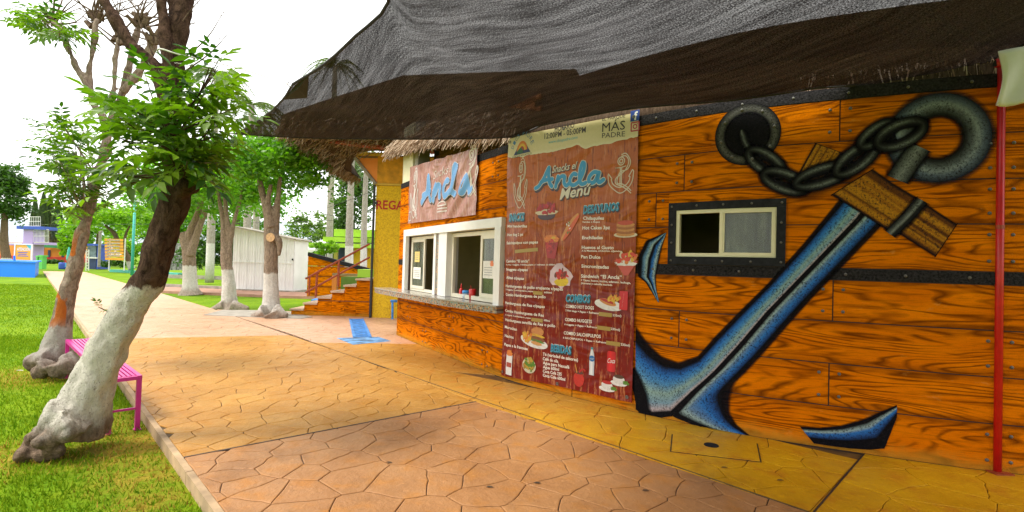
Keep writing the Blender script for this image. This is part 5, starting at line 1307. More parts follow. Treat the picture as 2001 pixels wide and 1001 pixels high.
for a, b in (((350, 120), (438, 22)), ((360, 140), (452, 58)), ((345, 60), (400, -10)), ((420, 190), (470, 145)), ((300, 110), (262, 20)), ((330, 100), (352, -10))):
    p, q = pix(*a, 4.3), pix(*b, 4.3); tw.append(tube([p, (p + q) / 2 + r.normal(0, .02, 3), q], [.007, .005, .002], 5, 3))
    for k in range(4): t = .5 + .12 * k; c = p * (1 - t) + q * t; tw.append(tube([c, c + np.array((r.normal() * .05, 0, .05 + r.random() * .05))], [.003, .0015], 4, 1))
mk("bare_twigs", *join(*tw), 'bark_far', lt, kind='stuff')
# --- the second tree, orange peeling bark
pt = thing("ash_tree", "tree with peeling orange bark and knobbly root base on lawn", "tree", (-5.85, 6.7, -.1))
tk = [(-5.934,6.7,-0.021),(-5.904,6.7,0.193),(-5.856,6.7,0.594),(-5.797,6.7,0.93),(-5.737,6.7,1.232),(-5.655,6.7,1.637),(-5.59,6.7,1.974),(-5.483,6.7,2.449),(-5.392,6.7,2.822),(-5.339,6.7,3.128)]
tp = [tube(tk, [.25, .18, .118, .094, .082, .070, .064, .062, .056, .046], 14, 4)]
for a in ([(-5.822,6.5,0.165),(-5.982,6.5,0.128),(-6.069,6.5,0.042)], [(-5.684,6.35,0.12),(-5.744,6.35,0.055),(-5.824,6.35,0.003)], [(-5.589,6.35,0.123),(-5.573,6.35,0.041),(-5.596,6.35,-0.016)], [(-5.628,6.5,0.17),(-5.527,6.5,0.096),(-5.473,6.5,0.033)], [(-5.569,6.4,0.101),(-5.49,6.4,0.053),(-5.488,6.4,0.002)]): tp.append(tube(a, [.12, .10, .085], 10, 4, .3))
tp += [tube([(-5.377,6.7,3.08),(-5.469,6.7,3.348),(-5.584,6.7,3.493),(-5.646,6.7,3.682),(-5.806,6.7,3.949),(-5.911,6.7,4.163),(-6.017,6.7,4.419),(-6.144,6.7,4.538)], [.055, .046, .038, .034, .032, .032, .031, .036], 10, 4),
       tube([(-5.625,6.75,3.508),(-5.678,6.75,3.78),(-5.656,6.75,4.192),(-5.627,6.75,4.453),(-5.621,6.75,4.639)], [.04, .037, .034, .036, .042], 10, 4), tube([(-5.512,6.9,3.176),(-5.462,6.9,3.631),(-5.459,6.9,4.191),(-5.43,6.9,4.472)], [.045, .030, .026, .030], 10, 4),
       tube([(-5.65,7.1,3.225),(-5.448,7.1,3.986),(-5.368,7.1,4.457),(-5.285,7.1,4.856)], [.05, .040, .037, .038], 10, 4), tube([(-5.418,7.0,3.737),(-5.119,7.0,4.171),(-5.029,7.0,4.529)], [.06, .05, .06], 10, 4)]
blend_mesh("trunk", tp, .021, 'bark_peel', pt, .026, 8.0)
sp = []
for (ax, ay), (bx_, by_), rad, k in (((172, 400), (125, 250), 55, 10), ((165, 420), (115, 320), 55, 14), ((160, 430), (150, 380), 45, 7), ((185, 340), (110, 215), 40, 5)):
    for _ in range(k): a = r.uniform(0, 6.28); q = math.sqrt(r.random()) * rad; sp.append((pix(ax, ay, 6.65), pix(bx_ + q * math.cos(a), by_ + q * math.sin(a), 6.6 + r.uniform(-.6, .6))))
for _ in range(16): sp.append((pix(120 + r.uniform(-8, 8), 60, 6.7), pix(85 + r.uniform(-75, 75), 30 + r.uniform(-40, 45), 6.7 + r.uniform(-.6, .6))))
shoots(pt, sp, LEAF_S, 13, 'bark_peel', (4, 7), (.75, 1.1), 280)
tw = []
for hx, hy, k in ((104, 44, 10), (188, 40, 16), (232, 75, 12), (276, 40, 14), (300, 75, 12)):
    for _ in range(k):
        p = pix(hx + r.uniform(-9, 9), hy + r.uniform(-10, 14), 6.9); a = r.uniform(-1.3, 1.3); L = r.uniform(.25, .9); q = p + np.array((math.sin(a) * L, r.normal() * .15, math.cos(a) * L * .9))
        tw.append(tube([p, (p + q) / 2 + r.normal(0, .05, 3), q], [.014, .008, .003], 5, 3))
    for _ in range(9): p = pix(hx + r.uniform(-12, 12), hy + r.uniform(-8, 14), 6.9); tw.append(tube([p, p + np.array((r.normal() * .06, r.normal() * .05, .09))], [.035, .022], 6, 1))
mk("pollard_twigs", *join(*tw), 'bark_far', pt, kind='stuff')

def crown(parent, c, rad, ncl, per, size, mat, seed, name="crown", flat_=.0, bottom=-.75, clr=.22):
    """leaf faces in clumps through an uneven crown"""
    r = np.random.default_rng(seed); n = ncl * per
    d = r.normal(0, 1, (ncl, 3)); d /= np.linalg.norm(d, axis=1)[:, None]; d[:, 2] = np.where(d[:, 2] < bottom, -d[:, 2] * .4, d[:, 2])
    rr = r.uniform(.55, 1.0, (ncl, 1)) ** .6 * (1 + .16 * r.normal(0, 1, (ncl, 1)))
    cc = np.array(c) + d * rr * np.array(rad); cs = clr * np.mean(rad) * r.uniform(.5, 1.35, ncl)
    P = np.repeat(cc, per, 0) + r.normal(0, 1, (n, 3)) * np.repeat(cs, per)[:, None] * np.array((.6, .6, .42))
    ax = r.normal(0, 1, (n, 3)); ax[:, 2] *= .5; ax[:, 2] -= .25; ax /= np.linalg.norm(ax, axis=1)[:, None]
    b = np.cross(ax, r.normal(0, 1, (n, 3))); b /= np.linalg.norm(b, axis=1)[:, None]
    L = size * r.uniform(.6, 1.3, n)[:, None]; w = L * .24
    V = np.stack([P - ax * L / 2, P + b * w, P + ax * L / 2, P - b * w], 1).reshape(-1, 3)
    h = np.clip(np.repeat(r.random(ncl), per) * .6 + r.random(n) * .45, 0, 1)
    return mk_fast(name, V, np.arange(4 * n).reshape(-1, 4), mat, parent, col=np.repeat(np.c_[h, h, h], 4, 0), kind='stuff')
def limb(parts, mat, parent, vox=.035, bumpy=.02): return blend_mesh("trunk", parts, .026 if vox < .05 else vox, mat, parent, bumpy, 4.0)
# --- clipped street trees right of the path
t3 = thing("street_tree", "limewashed forked tree with slim twin stems on right lawn", "tree", (-8.8, 16, -.05))
limb([tube([(-8.737,16.0,-0.13),(-8.779,16.0,0.124),(-8.839,16.0,0.841),(-8.941,16.0,1.398),(-9.065,16.0,2.516),(-9.286,16.0,3.634),(-9.392,16.0,4.275)], [.40, .24, .185, .16, .075, .06, .05], 12, 4), tube([(-8.855,16.0,1.24),(-8.839,16.0,2.041),(-9.011,16.0,3.159),(-9.142,16.0,4.443)], [.11, .075, .06, .05], 10, 4), tube([(-8.852,16.0,1.56),(-8.745,16.0,2.525),(-8.527,16.0,3.495),(-8.456,16.0,4.141)], [.07, .06, .05, .04], 10, 4)] + [tube(q, [.2, .1], 8, 3) for q in ([(-8.79,15.8,0.012),(-9.225,15.8,-0.158)], [(-8.554,15.8,0.019),(-8.076,15.8,-0.094)])], 'bark_mid', t3)
crown(t3, pix(440, 340, 16), (1.25, 1.2, 1.25), 130, 60, .15, 'leaf_mid', 31)
t4 = thing("street_tree", "limewashed tree with round sawn limb stump in front of shed", "tree", (-6.4, 13.6, 0))
limb([tube([(-6.332,13.6,-0.098),(-6.342,13.6,0.159),(-6.379,13.6,0.769),(-6.399,13.6,1.312),(-6.411,13.6,1.992),(-6.519,13.6,2.67),(-6.706,13.6,3.28),(-6.8,13.6,3.619)], [.42, .25, .19, .17, .18, .12, .075, .055], 12, 4), tube([(-6.371,13.6,1.993),(-6.306,13.6,2.813),(-6.259,13.6,3.361),(-6.231,13.6,3.704)], [.14, .09, .07, .05], 10, 4), tube([(-6.377,13.5,2.326),(-6.481,13.5,2.933),(-6.421,13.5,3.477)], [.12, .08, .05], 10, 4), tube([(-6.214,13.4,2.095),(-6.1,13.4,1.924),(-6.101,13.4,1.588)], [.09, .08, .03], 8, 3)] + [tube(q, [.22, .12, .06], 8, 3) for q in ([(-6.286,13.2,0.156),(-6.479,13.2,0.045),(-6.675,13.2,0.013)], [(-6.029,13.1,0.172),(-5.843,13.1,0.099),(-5.685,13.1,0.064)], [(-6.059,13.0,0.128),(-5.99,13.0,0.026),(-5.859,13.0,-0.009)])], 'bark_mid', t4)
sc_ = np.array((-6.296,13.32,2.061))
mk("sawn_stump", *tube([sc_ + (0, .22, .02), sc_ + (0, -.02, 0)], [.13, .125], 16, 1), 'bark_mid', t4); mk("cut_face", *tube([sc_ + (0, -.018, 0), sc_ + (.0, -.030, 0)], [.118, .112], 16, 1), 'cut_wood', t4)
crown(t4, pix(540, 335, 13.6), (1.25, 1.15, .95), 150, 64, .135, 'leaf_mid', 32, bottom=-.5)
t5 = thing("street_tree", "limewashed tree with thick forking limbs behind leaning tree", "tree", (-13.4, 21.3, -.05))
limb([tube([(-13.312,21.3,-0.124),(-13.349,21.3,0.258),(-13.405,21.3,1.107),(-13.474,21.3,1.745),(-13.76,21.3,2.483)], [.5, .3, .25, .24, .16], 12, 4), tube([(-13.465,21.3,1.532),(-13.419,21.3,2.493),(-13.113,21.3,3.356),(-12.981,21.3,4.323)], [.22, .17, .13, .09], 10, 4), tube([(-13.317,21.2,1.534),(-13.097,21.2,2.389),(-12.758,21.2,3.462)], [.18, .14, .1], 10, 4)], 'bark_mid', t5)
crown(t5, pix(380, 370, 21.3), (2.3, 2.1, 1.5), 150, 55, .20, 'leaf_mid', 33)
# --- trees farther off
t6 = thing("shade_tree", "far umbrella-shaped tree with thin leaning trunk beside green lamp post", "tree", (-34, 46, -.1))
limb([tube([pix(258, 527, 46), pix(248, 500, 46), pix(232, 475, 46), pix(222, 455, 46), pix(205, 440, 46)], [.28, .24, .2, .18, .1], 8, 3), tube([pix(243, 490, 46), pix(245, 460, 46), pix(255, 440, 46)], [.16, .12, .08], 8, 3)], 'bark_far', t6, .06)
crown(t6, pix(235, 432, 46), (3.2, 3.0, 1.35), 130, 50, .32, 'leaf_lime', 34, bottom=-.3)
t7 = thing("shade_tree", "dark round tree with limewashed foot behind blue pool", "tree", (-45, 45, -.1))
limb([tube([pix(14, 517, 45.5), pix(10, 490, 45.5), pix(8, 462, 45.5), pix(10, 405, 45.5)], [.42, .34, .30, .2], 8, 3)], 'bark_far', t7, .06)
crown(t7, pix(4, 388, 45.5), (1.75, 1.7, 2.9), 150, 55, .34, 'leaf_dark', 35)
for i, (bx_, top_y, Y_, w) in enumerate(((64, 390, 95, .9), (80, 380, 90, 1.0), (93, 383, 92, 1.05), (109, 397, 88, 1.15))):
    b_ = pix(bx_, 505, Y_); tpz = pix(bx_, top_y, Y_)[2]; rr_ = np.random.default_rng(50 + i)
    cy = thing("cypress_tree", ["leftmost and slimmest of four dark columnar cypresses", "second dark columnar cypress from left, the tallest", "third dark columnar cypress from left, beside the tall one", "rightmost and fullest of four dark columnar cypresses"][i], "tree", (b_[0], b_[1], -.1), "columnar cypresses behind the lilac tower")
    mk("trunk", *tube([(b_[0], b_[1], -.1), (b_[0], b_[1], tpz * .85)], [.2, .05], 7, 1), 'bark_far', cy)
    n = 3600; t = rr_.random(n) ** .8; a = rr_.uniform(0, 6.28, n); R0 = w * np.sin(np.pi * np.clip(t * .93 + .08, 0, 1)) ** .6 * (1 - t * .55) * rr_.uniform(.75, 1.08, n)
    P = np.c_[b_[0] + R0 * np.cos(a), b_[1] + R0 * np.sin(a), .4 + t * (tpz - .4)]; ax = np.c_[np.cos(a) * .3, np.sin(a) * .3, np.ones(n)]; b2 = np.c_[-np.sin(a), np.cos(a), 0 * a]
    V = np.stack([P, P + b2 * .12 + ax * .2, P + ax * .55, P - b2 * .12 + ax * .2], 1).reshape(-1, 3); h = rr_.random(n)
    mk_fast("crown", V, np.arange(4 * n).reshape(-1, 4), 'cypress', cy, col=np.repeat(np.c_[h, h, h], 4, 0), kind='stuff')
for nm, lab, px_, py_, Y_, rad, mt, ncl, sz_, gy in (
    ("bush_tree", "yellow-green bushy tree left of the peeling trunk, far off", 140, 468, 70, (1.5, 1.4, 2.0), 'leaf_lime', 90, .42, 510),
    ("bush_tree", "bright green tree beyond the orange slat board", 190, 445, 66, (3.4, 3, 2.7), 'leaf_lime', 90, .42, 512),
    ("bush_tree", "small yellow-green tree right of the orange slat board", 285, 470, 64, (3.6, 3, 3.0), 'leaf_lime', 90, .42, 512),
    ("bush_tree", "large green tree closing the view behind leaning trunk", 330, 410, 75, (5.5, 4, 4.6), 'leaf_mid', 130, .5, 512),
    ("bush_tree", "dense dark green shrub beside the white shed", 415, 490, 38, (2.2, 1.6, 1.35), 'leaf_dark', 110, .26, 520),
    ("bush_tree", "broad green tree behind the twin-stem tree", 465, 400, 40, (3.4, 2.6, 3.0), 'leaf_mid', 120, .34, 520),
    ("bush_tree", "olive green round tree behind white tent", 625, 470, 52, (3.4, 2.6, 2.5), 'leaf_olive', 110, .36, 505),
    ("bush_tree", "tall narrow evergreen behind the two palm trunks", 692, 400, 44, (1.5, 1.5, 4.6), 'leaf_dark', 120, .34, 500),
    ("bush_tree", "low bright bush in front of the white tent", 635, 487, 27, (.75, .6, .38), 'leaf_lime', 40, .16, 500)):
    c = pix(px_, py_, Y_); g0 = min(c[2] - rad[2] * .3, 0.0); tr = thing(nm, lab, "bush" if 'bush in' in lab or 'shrub' in lab else "tree", (c[0], c[1], -.1))
    mk("trunk", *tube([(c[0], c[1], -.1), (c[0] + .1, c[1], c[2])], [.10 * rad[0] * .6, .06 * rad[0] * .5], 8, 1), 'bark_far', tr)
    crown(tr, c, rad, ncl, 55, sz_, mt, hash(lab) % 997 if False else int(px_ * 3 + py_), bottom=-.9)
# --- queen palms
def palm(lab, px_, ybase, Y_, py_head, tr_r, nf, seed, L=2.6, base_z=0.0):
    r = np.random.default_rng(seed); h = pix(px_, py_head, Y_); tr = thing("palm_tree", lab, "tree", (h[0], h[1], base_z))
    mk("trunk", *tube([(h[0] + .05, h[1], base_z), (h[0], h[1], h[2] * .5), tuple(h)], [tr_r * 1.2, tr_r, tr_r * .75], 12, 5), 'palm_trunk', tr, smooth=True)
    V = []; C = []; tb = []
    for k in range(nf):
        a = 6.283 * k / nf + r.normal() * .2; up = r.uniform(.1, 1.1); d = np.array((math.cos(a), math.sin(a), 0)); P = []
        for i in range(9): t = i / 8; P.append(h + d * L * (t * .92) * math.cos(up * .4) + np.array((0, 0, L * (up * t * .75 - .95 * t * t))))
        tb.append(tube(P, np.linspace(.03, .006, 9), 4, 1))
        for t in np.linspace(.12, 1, 34):
            i = min(7, int(t * 8)); p = P[i] + (P[i + 1] - P[i]) * (t * 8 - i); sd_ = np.cross(d, (0, 0, 1))
            for sg in (-1, 1):
                ll_ = L * .24 * (1 - .5 * t) * r.uniform(.7, 1.2); e = sd_ * sg * .8 + d * .3 + np.array((0, 0, r.uniform(-1.1, .1))); e /= np.linalg.norm(e); q = p + e * ll_ + np.array((0, 0, -.12 * ll_)); w = np.array((0, 0, .016)) + d * .014
                V += [p - w, p + w, q]; c_ = r.random(); C += [(c_,) * 3] * 3
    mk("frond_ribs", *join(*tb), 'palm_leaf', tr, col=np.full((sum(len(x[0]) for x in tb), 3), .5), kind='stuff'); mk_fast("crown", np.array(V), np.arange(len(V)).reshape(-1, 3), 'palm_leaf', tr, col=np.array(C), kind='stuff')
palm("left of two tall grey palms behind the staircase", 688, 520, 27, 300, .19, 16, 61, 2.5, .8)
palm("right of two tall grey palms, beside the yellow wall", 716, 520, 30, 315, .17, 15, 62, 2.3, .8)
palm("palm whose feathery crown shows above net corner", 655, 520, 34, 130, .2, 16, 63, 2.2)
palm("palm standing behind shed with dark ringed trunk", 492, 520, 29, 205, .2, 17, 64, 2.5)
palm("taller palm behind shed, crown beside the leaning limbs", 424, 520, 30, 145, .2, 17, 65, 2.3)
palm("palm trunk just right of the ringed palm", 508, 520, 33, 235, .19, 14, 66, 2.2)

# ================================================================== SHED
sA, sB, sC_ = np.array((-13.0, 23.85)), np.array((-10.05, 23.62)), np.array((-9.6, 24.1))
shed = thing("garden_shed", "white corrugated metal shed with sloping roof behind street trees", "shed", (-11.4, 24.5, 0))
fv = (sB - sA) / np.hypot(*(sB - sA)); nv_ = np.array((-fv[1], fv[0])); W_ = np.hypot(*(sB - sA))
def spt(t, d=0): return sA + fv * t + nv_ * d
zl, zr = 2.95, 2.42
def ztop(t): return zl + (zr - zl) * t / W_
slab("shed_base", [spt(-.15, -.15), spt(W_ + .15, -.15), spt(W_ + .15, 1.5), spt(-.15, 1.5)], -.1, .06, 'concrete', None, shed).name = "base"
npn = 8; pw = W_ / npn
for k in range(npn):
    V = []; Fc = []; m = 6
    for j in range(m * 2 + 1):
        t = k * pw + pw * j / (m * 2); t = min(max(t, k * pw + .004), (k + 1) * pw - .004); d = -.009 if (j % 4) in (1, 2) else 0.0
        V += [(*spt(t, d), .062), (*spt(t, d), 1.30), (*spt(t, d - .012), 1.31), (*spt(t, d), 1.34), (*spt(t, d), ztop(t))]
    for j in range(m * 2):
        for q in range(4): Fc.append((j * 5 + q, (j + 1) * 5 + q, (j + 1) * 5 + q + 1, j * 5 + q + 1))
    mk("wall_panel", V, Fc, 'shed', shed)
sp_ = lambda t, d: tuple(spt(t, d))
V = [(*spt(W_, .01), .062), (*spt(W_, 1.35), .062), (*spt(W_, 1.35), zr), (*spt(W_, .01), zr), (*spt(0, .01), .062), (*spt(0, 1.35), .062), (*spt(0, 1.35), zl), (*spt(0, .01), zl)]
mk("side_wall", V, [(0, 1, 2, 3), (4, 7, 6, 5), (1, 5, 6, 2)], 'shed', shed)
mk("roof_sheet", [(*spt(-.12, -.14), zl + .05), (*spt(W_ + .14, -.14), zr + .02), (*spt(W_ + .14, 1.5), zr + .02), (*spt(-.12, 1.5), zl + .05), (*spt(-.12, -.14), zl + .01), (*spt(W_ + .14, -.14), zr - .02), (*spt(W_ + .14, 1.5), zr - .02), (*spt(-.12, 1.5), zl + .01)], [(0, 1, 2, 3), (4, 7, 6, 5), (0, 4, 5, 1), (1, 5, 6, 2), (2, 6, 7, 3), (3, 7, 4, 0)], 'concrete', shed)
mk("door_rail", *obox((*spt(W_ * .5, -.03), 1.32), fv, (W_ * .48, .012, .02)), 'white', shed); mk("padlock", *obox((*spt(W_ - .05, -.04), 1.5), fv, (.03, .02, .04)), 'iron', shed)

# ================================================================== SHOWER BLOCK, STEPS, RAIL
sb = thing("shower_block", "yellow stucco building with REGADERAS lettering and thatched eave", "building", (-2, 15, 0))
YB = 13.8
mk("wall", *box(-3.72, 3.0, YB, YB + .3, 0, 3.565), 'yellow', sb)
mk("corner_pipe", *tube([(-3.76, YB - .03, 0), (-3.76, YB - .03, 3.58)], .035, 8, 1), 'black', sb)
mk("ledge", *box(-3.79, 3.0, YB - .05, YB + .3, 3.57, 3.62), plain("ledge_yellow", (.62, .40, .05), .7, .1, 5, .2), sb)
mk("parapet", *box(-3.70, 3.0, YB - .02, YB + .28, 3.622, 4.36), plain("ochre_stucco", (.66, .30, .015), .8, .2, 5, .5, 30, .012), sb)
V = [(-4.30, YB - .02, 4.30), (-3.70, YB - .02, 4.30), (-3.70, YB - .02, 3.63), (-4.30, YB + .28, 4.30), (-3.70, YB + .28, 4.30), (-3.70, YB + .28, 3.63)]
mk("bracket", V, [(0, 2, 1), (3, 4, 5), (0, 1, 4, 3), (1, 2, 5, 4), (2, 0, 3, 5)], 'orange_far', sb)
mk("bracket_edge", *tube([(-4.33, YB - .05, 4.32), (-3.72, YB - .05, 3.60)], .045, 6, 1), 'concrete', sb)
mk("bracket_cap", *box(-4.38, -3.2, YB - .06, YB + .28, 4.362, 4.45), plain("cap_yellow", (.7, .45, .04), .7, .1, 5, .1), sb)
mk("inner_wall", *box(-3.7, 3.0, YB + 3.2, YB + 3.4, 0, 3.5), 'yellow', sb)
cu = text_sz("REGADERAS", (0, 0), (1.62, 0), .235, bold=.02); V = [(-3.70 + a, YB - .006, 2.93 + b) for a, b in cu[0]]
mk("lettering", V, cu[1], plain("red_lettering", (.48, .015, .01), .7, .1, 9, .1), sb)
mk("wall_fixture", *box(-3.735, -3.68, YB - .05, YB, 3.05, 3.12), 'black', sb)
# thatched eave: conical overhang with raking underside
th = []
ev = [(-5.70, YB - 1.2, 4.72), (-5.45, YB - 1.9, 4.75), (-4.6, YB - 2.0, 4.80), (-3.4, YB - 1.9, 4.82), (-1.5, YB - 1.9, 4.85), (2.0, YB - 1.9, 4.9)]
ev_r = [(-5.70, YB + .6, 4.60), (-5.3, YB + 3.0, 4.5), (-4.6, YB + 5, 4.5), (-3.2, YB + 5, 4.6), (-1.5, YB + 5, 4.6), (2, YB + 5, 4.7)]
inner = [(-4.5, YB + .3, 3.95), (-4.35, YB - .1, 4.25), (-4.0, YB - .1, 4.46), (-3.2, YB - .1, 4.48), (-1.5, YB - .1, 4.5), (2, YB - .1, 4.5)]
E2 = resample(catmull(ev, 6), 40); I2 = resample(catmull(inner, 6), 40)
def ridge(e): x = min(2.0, max(e[0] + .9, -3.4)); return np.array((x, YB + 1.4 + (x + 3.4) * .4, 7.1 + (x + 3.4) * .22))
apex = ridge((-5, 0, 0)); V = []
for i in range(40):
    for p in (I2[i], (E2[i] + I2[i]) / 2 + np.array((0, 0, -.06)), E2[i] + np.array((0, 0, -.10)), E2[i] + np.array((0, 0, .14)), E2[i] * .6 + ridge(E2[i]) * .4 + np.array((0, 0, .1)), ridge(E2[i])): V.append(p)
Fc = [(i * 6 + k, (i + 1) * 6 + k, (i + 1) * 6 + k + 1, i * 6 + k + 1) for i in range(39) for k in range(5)]
rf = mk("thatched_roof", V, Fc, 'roof', sb, smooth=True)
mk("soffit", *box(-4.25, 3.0, YB + .29, YB + 4.8, 4.38, 4.46), 'roof', sb)
V = [(-4.5, YB + .3, 3.95), (-5.70, YB - 1.2, 4.62), (-5.75, YB + .8, 4.55), (-4.6, YB + 1.6, 3.98), (-5.2, YB + 2.5, 4.6), tuple(apex)]
mk("roof_hip", V, [(0, 1, 2, 3), (3, 2, 4), (1, 5, 2), (2, 5, 4)], 'roof', sb)
def fe2(r):
    k = r.integers(0, 39); t = r.random(); e = E2[k] * (1 - t) + E2[k + 1] * t; inn = I2[k]; u = r.random() ** 1.5 * .9
    p = e * (1 - u) + inn * u + np.array((0, 0, r.uniform(-.12, .12) - .05)); d = (e - inn) * np.array((1, 1, 0)) * .35; return p, d + np.array((0, 0, -.8))
v, f, c = fringe(fe2, 5200, .30, .012, .3, 5); mk_fast("thatch_fringe", v, f, 'thatch', rf, col=c, kind='stuff')
def fe3(r):
    a, b, c_, d_ = map(np.array, ((-4.5, YB + .3, 3.93), (-5.72, YB - 1.25, 4.66), (-5.77, YB + .8, 4.57), (-4.6, YB + 1.6, 3.96))); s_, t = r.random(), r.random()
    return (a * (1 - s_) + b * s_) * (1 - t) + (d_ * (1 - s_) + c_ * s_) * t, (-.5, -.1, -.45 + .2 * r.random())
v, f, c = fringe(fe3, 2600, .32, .012, .2, 6); mk_fast("thatch_fringe", v, f, 'thatch', rf, col=c * .75, kind='stuff')
mk("roof_beam", *tube([(-4.9, YB - .9, 4.55), (-3.1, YB - .7, 4.42), (-1.0, YB - .5, 4.38)], .06, 8, 2), 'rust_red', sb)
# steps
st = thing("staircase", "orange painted steps with pale treads climbing to yellow wall", "stairs", (-5, 14.6, 0))
sxs = [-5.95, -5.60, -5.24, -4.86, -4.52, -4.20, -3.80]
zt = [.16, .33, .50, .67, .84, 1.02]
for k in range(6):
    x0, x1 = sxs[k], sxs[k + 1]
    v, f = box(x0 + .002, x1 - .002, 13.92, 15.6, 0.0, zt[k] - .035); U = [(p[0] * 1.0 + 3, p[2]) for p in v]; mk("step", v, f, 'plank', st, uv=U)
    mk("tread", *box(x0 - .03, x1 - .004, 13.88, 15.62, zt[k] - .034, zt[k] + .012), 'stepstone', st)
mk("joint_line", *box(-5.22, -3.84, 13.912, 13.919, .40, .418), 'joint', st)
rl = thing("hand_rail", "rust-red tubular handrail rising beside the orange steps", "railing", (-5.3, 14.2, .33))
ra = [(-5.644,14.05,0.982),(-3.923,14.05,1.987)]; rb = [(-5.63,14.05,0.604),(-3.91,14.05,1.622)]
mk("top_rail", *tube(ra, .028, 8, 1), 'rust_red', rl); mk("mid_rail", *tube(rb, .026, 8, 1), 'rust_red', rl)
for q in ([(-5.328,14.05,1.174),(-5.344,14.05,0.472)], [(-4.749,14.05,1.499),(-4.738,14.05,0.798)]): mk("post", *tube(q, .03, 8, 1), 'rust_red', rl)
rl2 = thing("hand_rail", "short far handrail at foot of the steps", "railing", (-5.7, 15.4, 0))
mk("top_rail", *tube([(-6.141,15.4,0.964),(-5.809,15.4,1.143)], .024, 8, 1), 'rust_red', rl2); mk("post", *tube([(-6.066,15.4,1.013),(-6.06,15.4,0.429)], .026, 8, 1), 'rust_red', rl2)
# boat-shaped planter wall behind, terrace, green kerbs
bw = thing("boat_wall", "orange boat-shaped wall with sloping charcoal top behind the rail", "wall", (-7, 21, 0))
q1 = [(-8.413,21.0,1.839),(-6.292,21.0,1.27)]
xa, xb = -8.36, -5.9; V = []
wall_top = lambda x: 1.82 + (1.18 - 1.82) * (x + 8.6) / 2.7
for k in range(4):
    z0 = k * .42; 
    pts = [(xa, z0 + .01), (xb, z0 + .01)]
    n = 10; V = []; X = np.linspace(xa, xb, n + 1)
    for x in X: zt_ = min(z0 + .41, wall_top(x)); V += [(x, 21.0, z0 + .01), (x, 21.0, max(zt_, z0 + .011)), (x, 21.25, max(zt_, z0 + .011)), (x, 21.25, z0 + .01)]
    Fc = [(i * 4 + j, (i + 1) * 4 + j, (i + 1) * 4 + (j + 1) % 4, i * 4 + (j + 1) % 4) for i in range(n) for j in range(4)] + [(0, 1, 2, 3), (n * 4 + 3, n * 4 + 2, n * 4 + 1, n * 4)]
    mk("plank", V, Fc, 'plank', bw, uv=[(v[0], v[2]) for v in V])
V = []
for x in (xa, xb): V += [(x, 20.95, wall_top(x) - .10), (x, 20.95, wall_top(x) + .05), (x, 21.3, wall_top(x) + .05), (x, 21.3, wall_top(x) - .10)]
mk("core", *box(xa + .02, xb - .02, 21.03, 21.22, 0, 1.15), 'joint', bw)
mk("coping", V, [(0, 4, 5, 1), (1, 5, 6, 2), (2, 6, 7, 3), (3, 7, 4, 0), (0, 1, 2, 3), (7, 6, 5, 4)], 'band', bw)
slab("blue_mat", [(-7.4, 19.0), (-5.6, 19.0), (-5.6, 20.2), (-7.6, 20.2)], -.1, .03, 'blue_tile')
gb = thing("green_planter", "bright green low block at the top of the steps", "planter", (-5, 17, 0)); mk("block", *box(-5.62, -3.9, 16.9, 17.6, 0, .98), plain("moss_green_paint", (.10, .20, .01), .6, .1, 3, .1), gb); mk("upper_block", *box(-5.05, -3.9, 16.8, 17.6, .981, 1.24), 'lime', gb)
ob = thing("orange_frame", "orange painted frame beside the steps", "frame", (-5.9, 17.5, 0)); mk("jamb", *box(-6.02, -5.86, 17.2, 17.35, 0, 1.0), 'orange_far', ob); mk("lintel", *box(-6.02, -4.9, 17.22, 17.33, 1.001, 1.08), plain("dull_rail", (.3, .2, .08), .6, .1, 5, .1), ob)  # plain orange frame by the green block, not a gate
slab("upper_terrace", [(-9, 26.0), (6, 25.0), (6, 60), (-20, 60)], -.1, .75, 'concrete')
# lime-green kiosk and tent on the terrace
kz = .75
kq = thing("green_kiosk", "kiosk with lime-green flat roof behind palm trunks", "kiosk", (-9.2, 32, kz))
L_ = [(-12.081,31.0,2.942),(-10.744,31.0,2.857),(-8.594,31.0,3.509),(-10.384,31.0,1.439)]
mk("roof_slab", *box(-11.2, -7.6, 30.2, 34.5, 2.62, 2.90), 'lime', kq); mk("roof_canopy", *box(-12.2, -7.6, 30.0, 31.5, 2.30, 2.52), 'lime', kq); mk("upper_slab", *box(-10.7, -7.6, 30.6, 34, 2.96, 3.4), 'lime', kq)
mk("column", *box(-10.55, -10.35, 30.3, 30.5, kz, 2.295), plain("olive_post", (.36, .32, .04), .6, .1, 5, .1), kq); mk("wall", *box(-9.6, -7.4, 31.0, 31.2, kz, 2.545), 'yellow', kq); mk("back_wall", *box(-11, -9.61, 32.0, 32.2, kz, 2.545), 'navy', kq)
mk("poster", *box(-10.3, -9.85, 31.6, 31.62, 1.0, 2.1), plain("poster_print", (.35, .4, .55), .5, .5, 4, 0), kq)
tn = thing("canopy_tent", "white pyramid canopy tent behind low bush", "tent", (-12.5, 36, kz)); tz = kz
cxn, cyn = pix(635, 480, 36)[:2]; zz_ = pix(635, 471, 36)[2]; zb = pix(635, 489, 36)[2]
V = [(cxn - 1.5, cyn - 1.5, zb), (cxn + 1.5, cyn - 1.5, zb), (cxn + 1.5, cyn + 1.5, zb), (cxn - 1.5, cyn + 1.5, zb), (cxn, cyn, zz_ + .15), (cxn - 1.5, cyn - 1.5, zb - .2), (cxn + 1.5, cyn - 1.5, zb - .2), (cxn + 1.5, cyn + 1.5, zb - .2), (cxn - 1.5, cyn + 1.5, zb - .2)]
mk("canopy", V, [(0, 1, 4), (1, 2, 4), (2, 3, 4), (3, 0, 4), (5, 6, 1, 0), (6, 7, 2, 1), (7, 8, 3, 2), (8, 5, 0, 3)], 'white', tn)
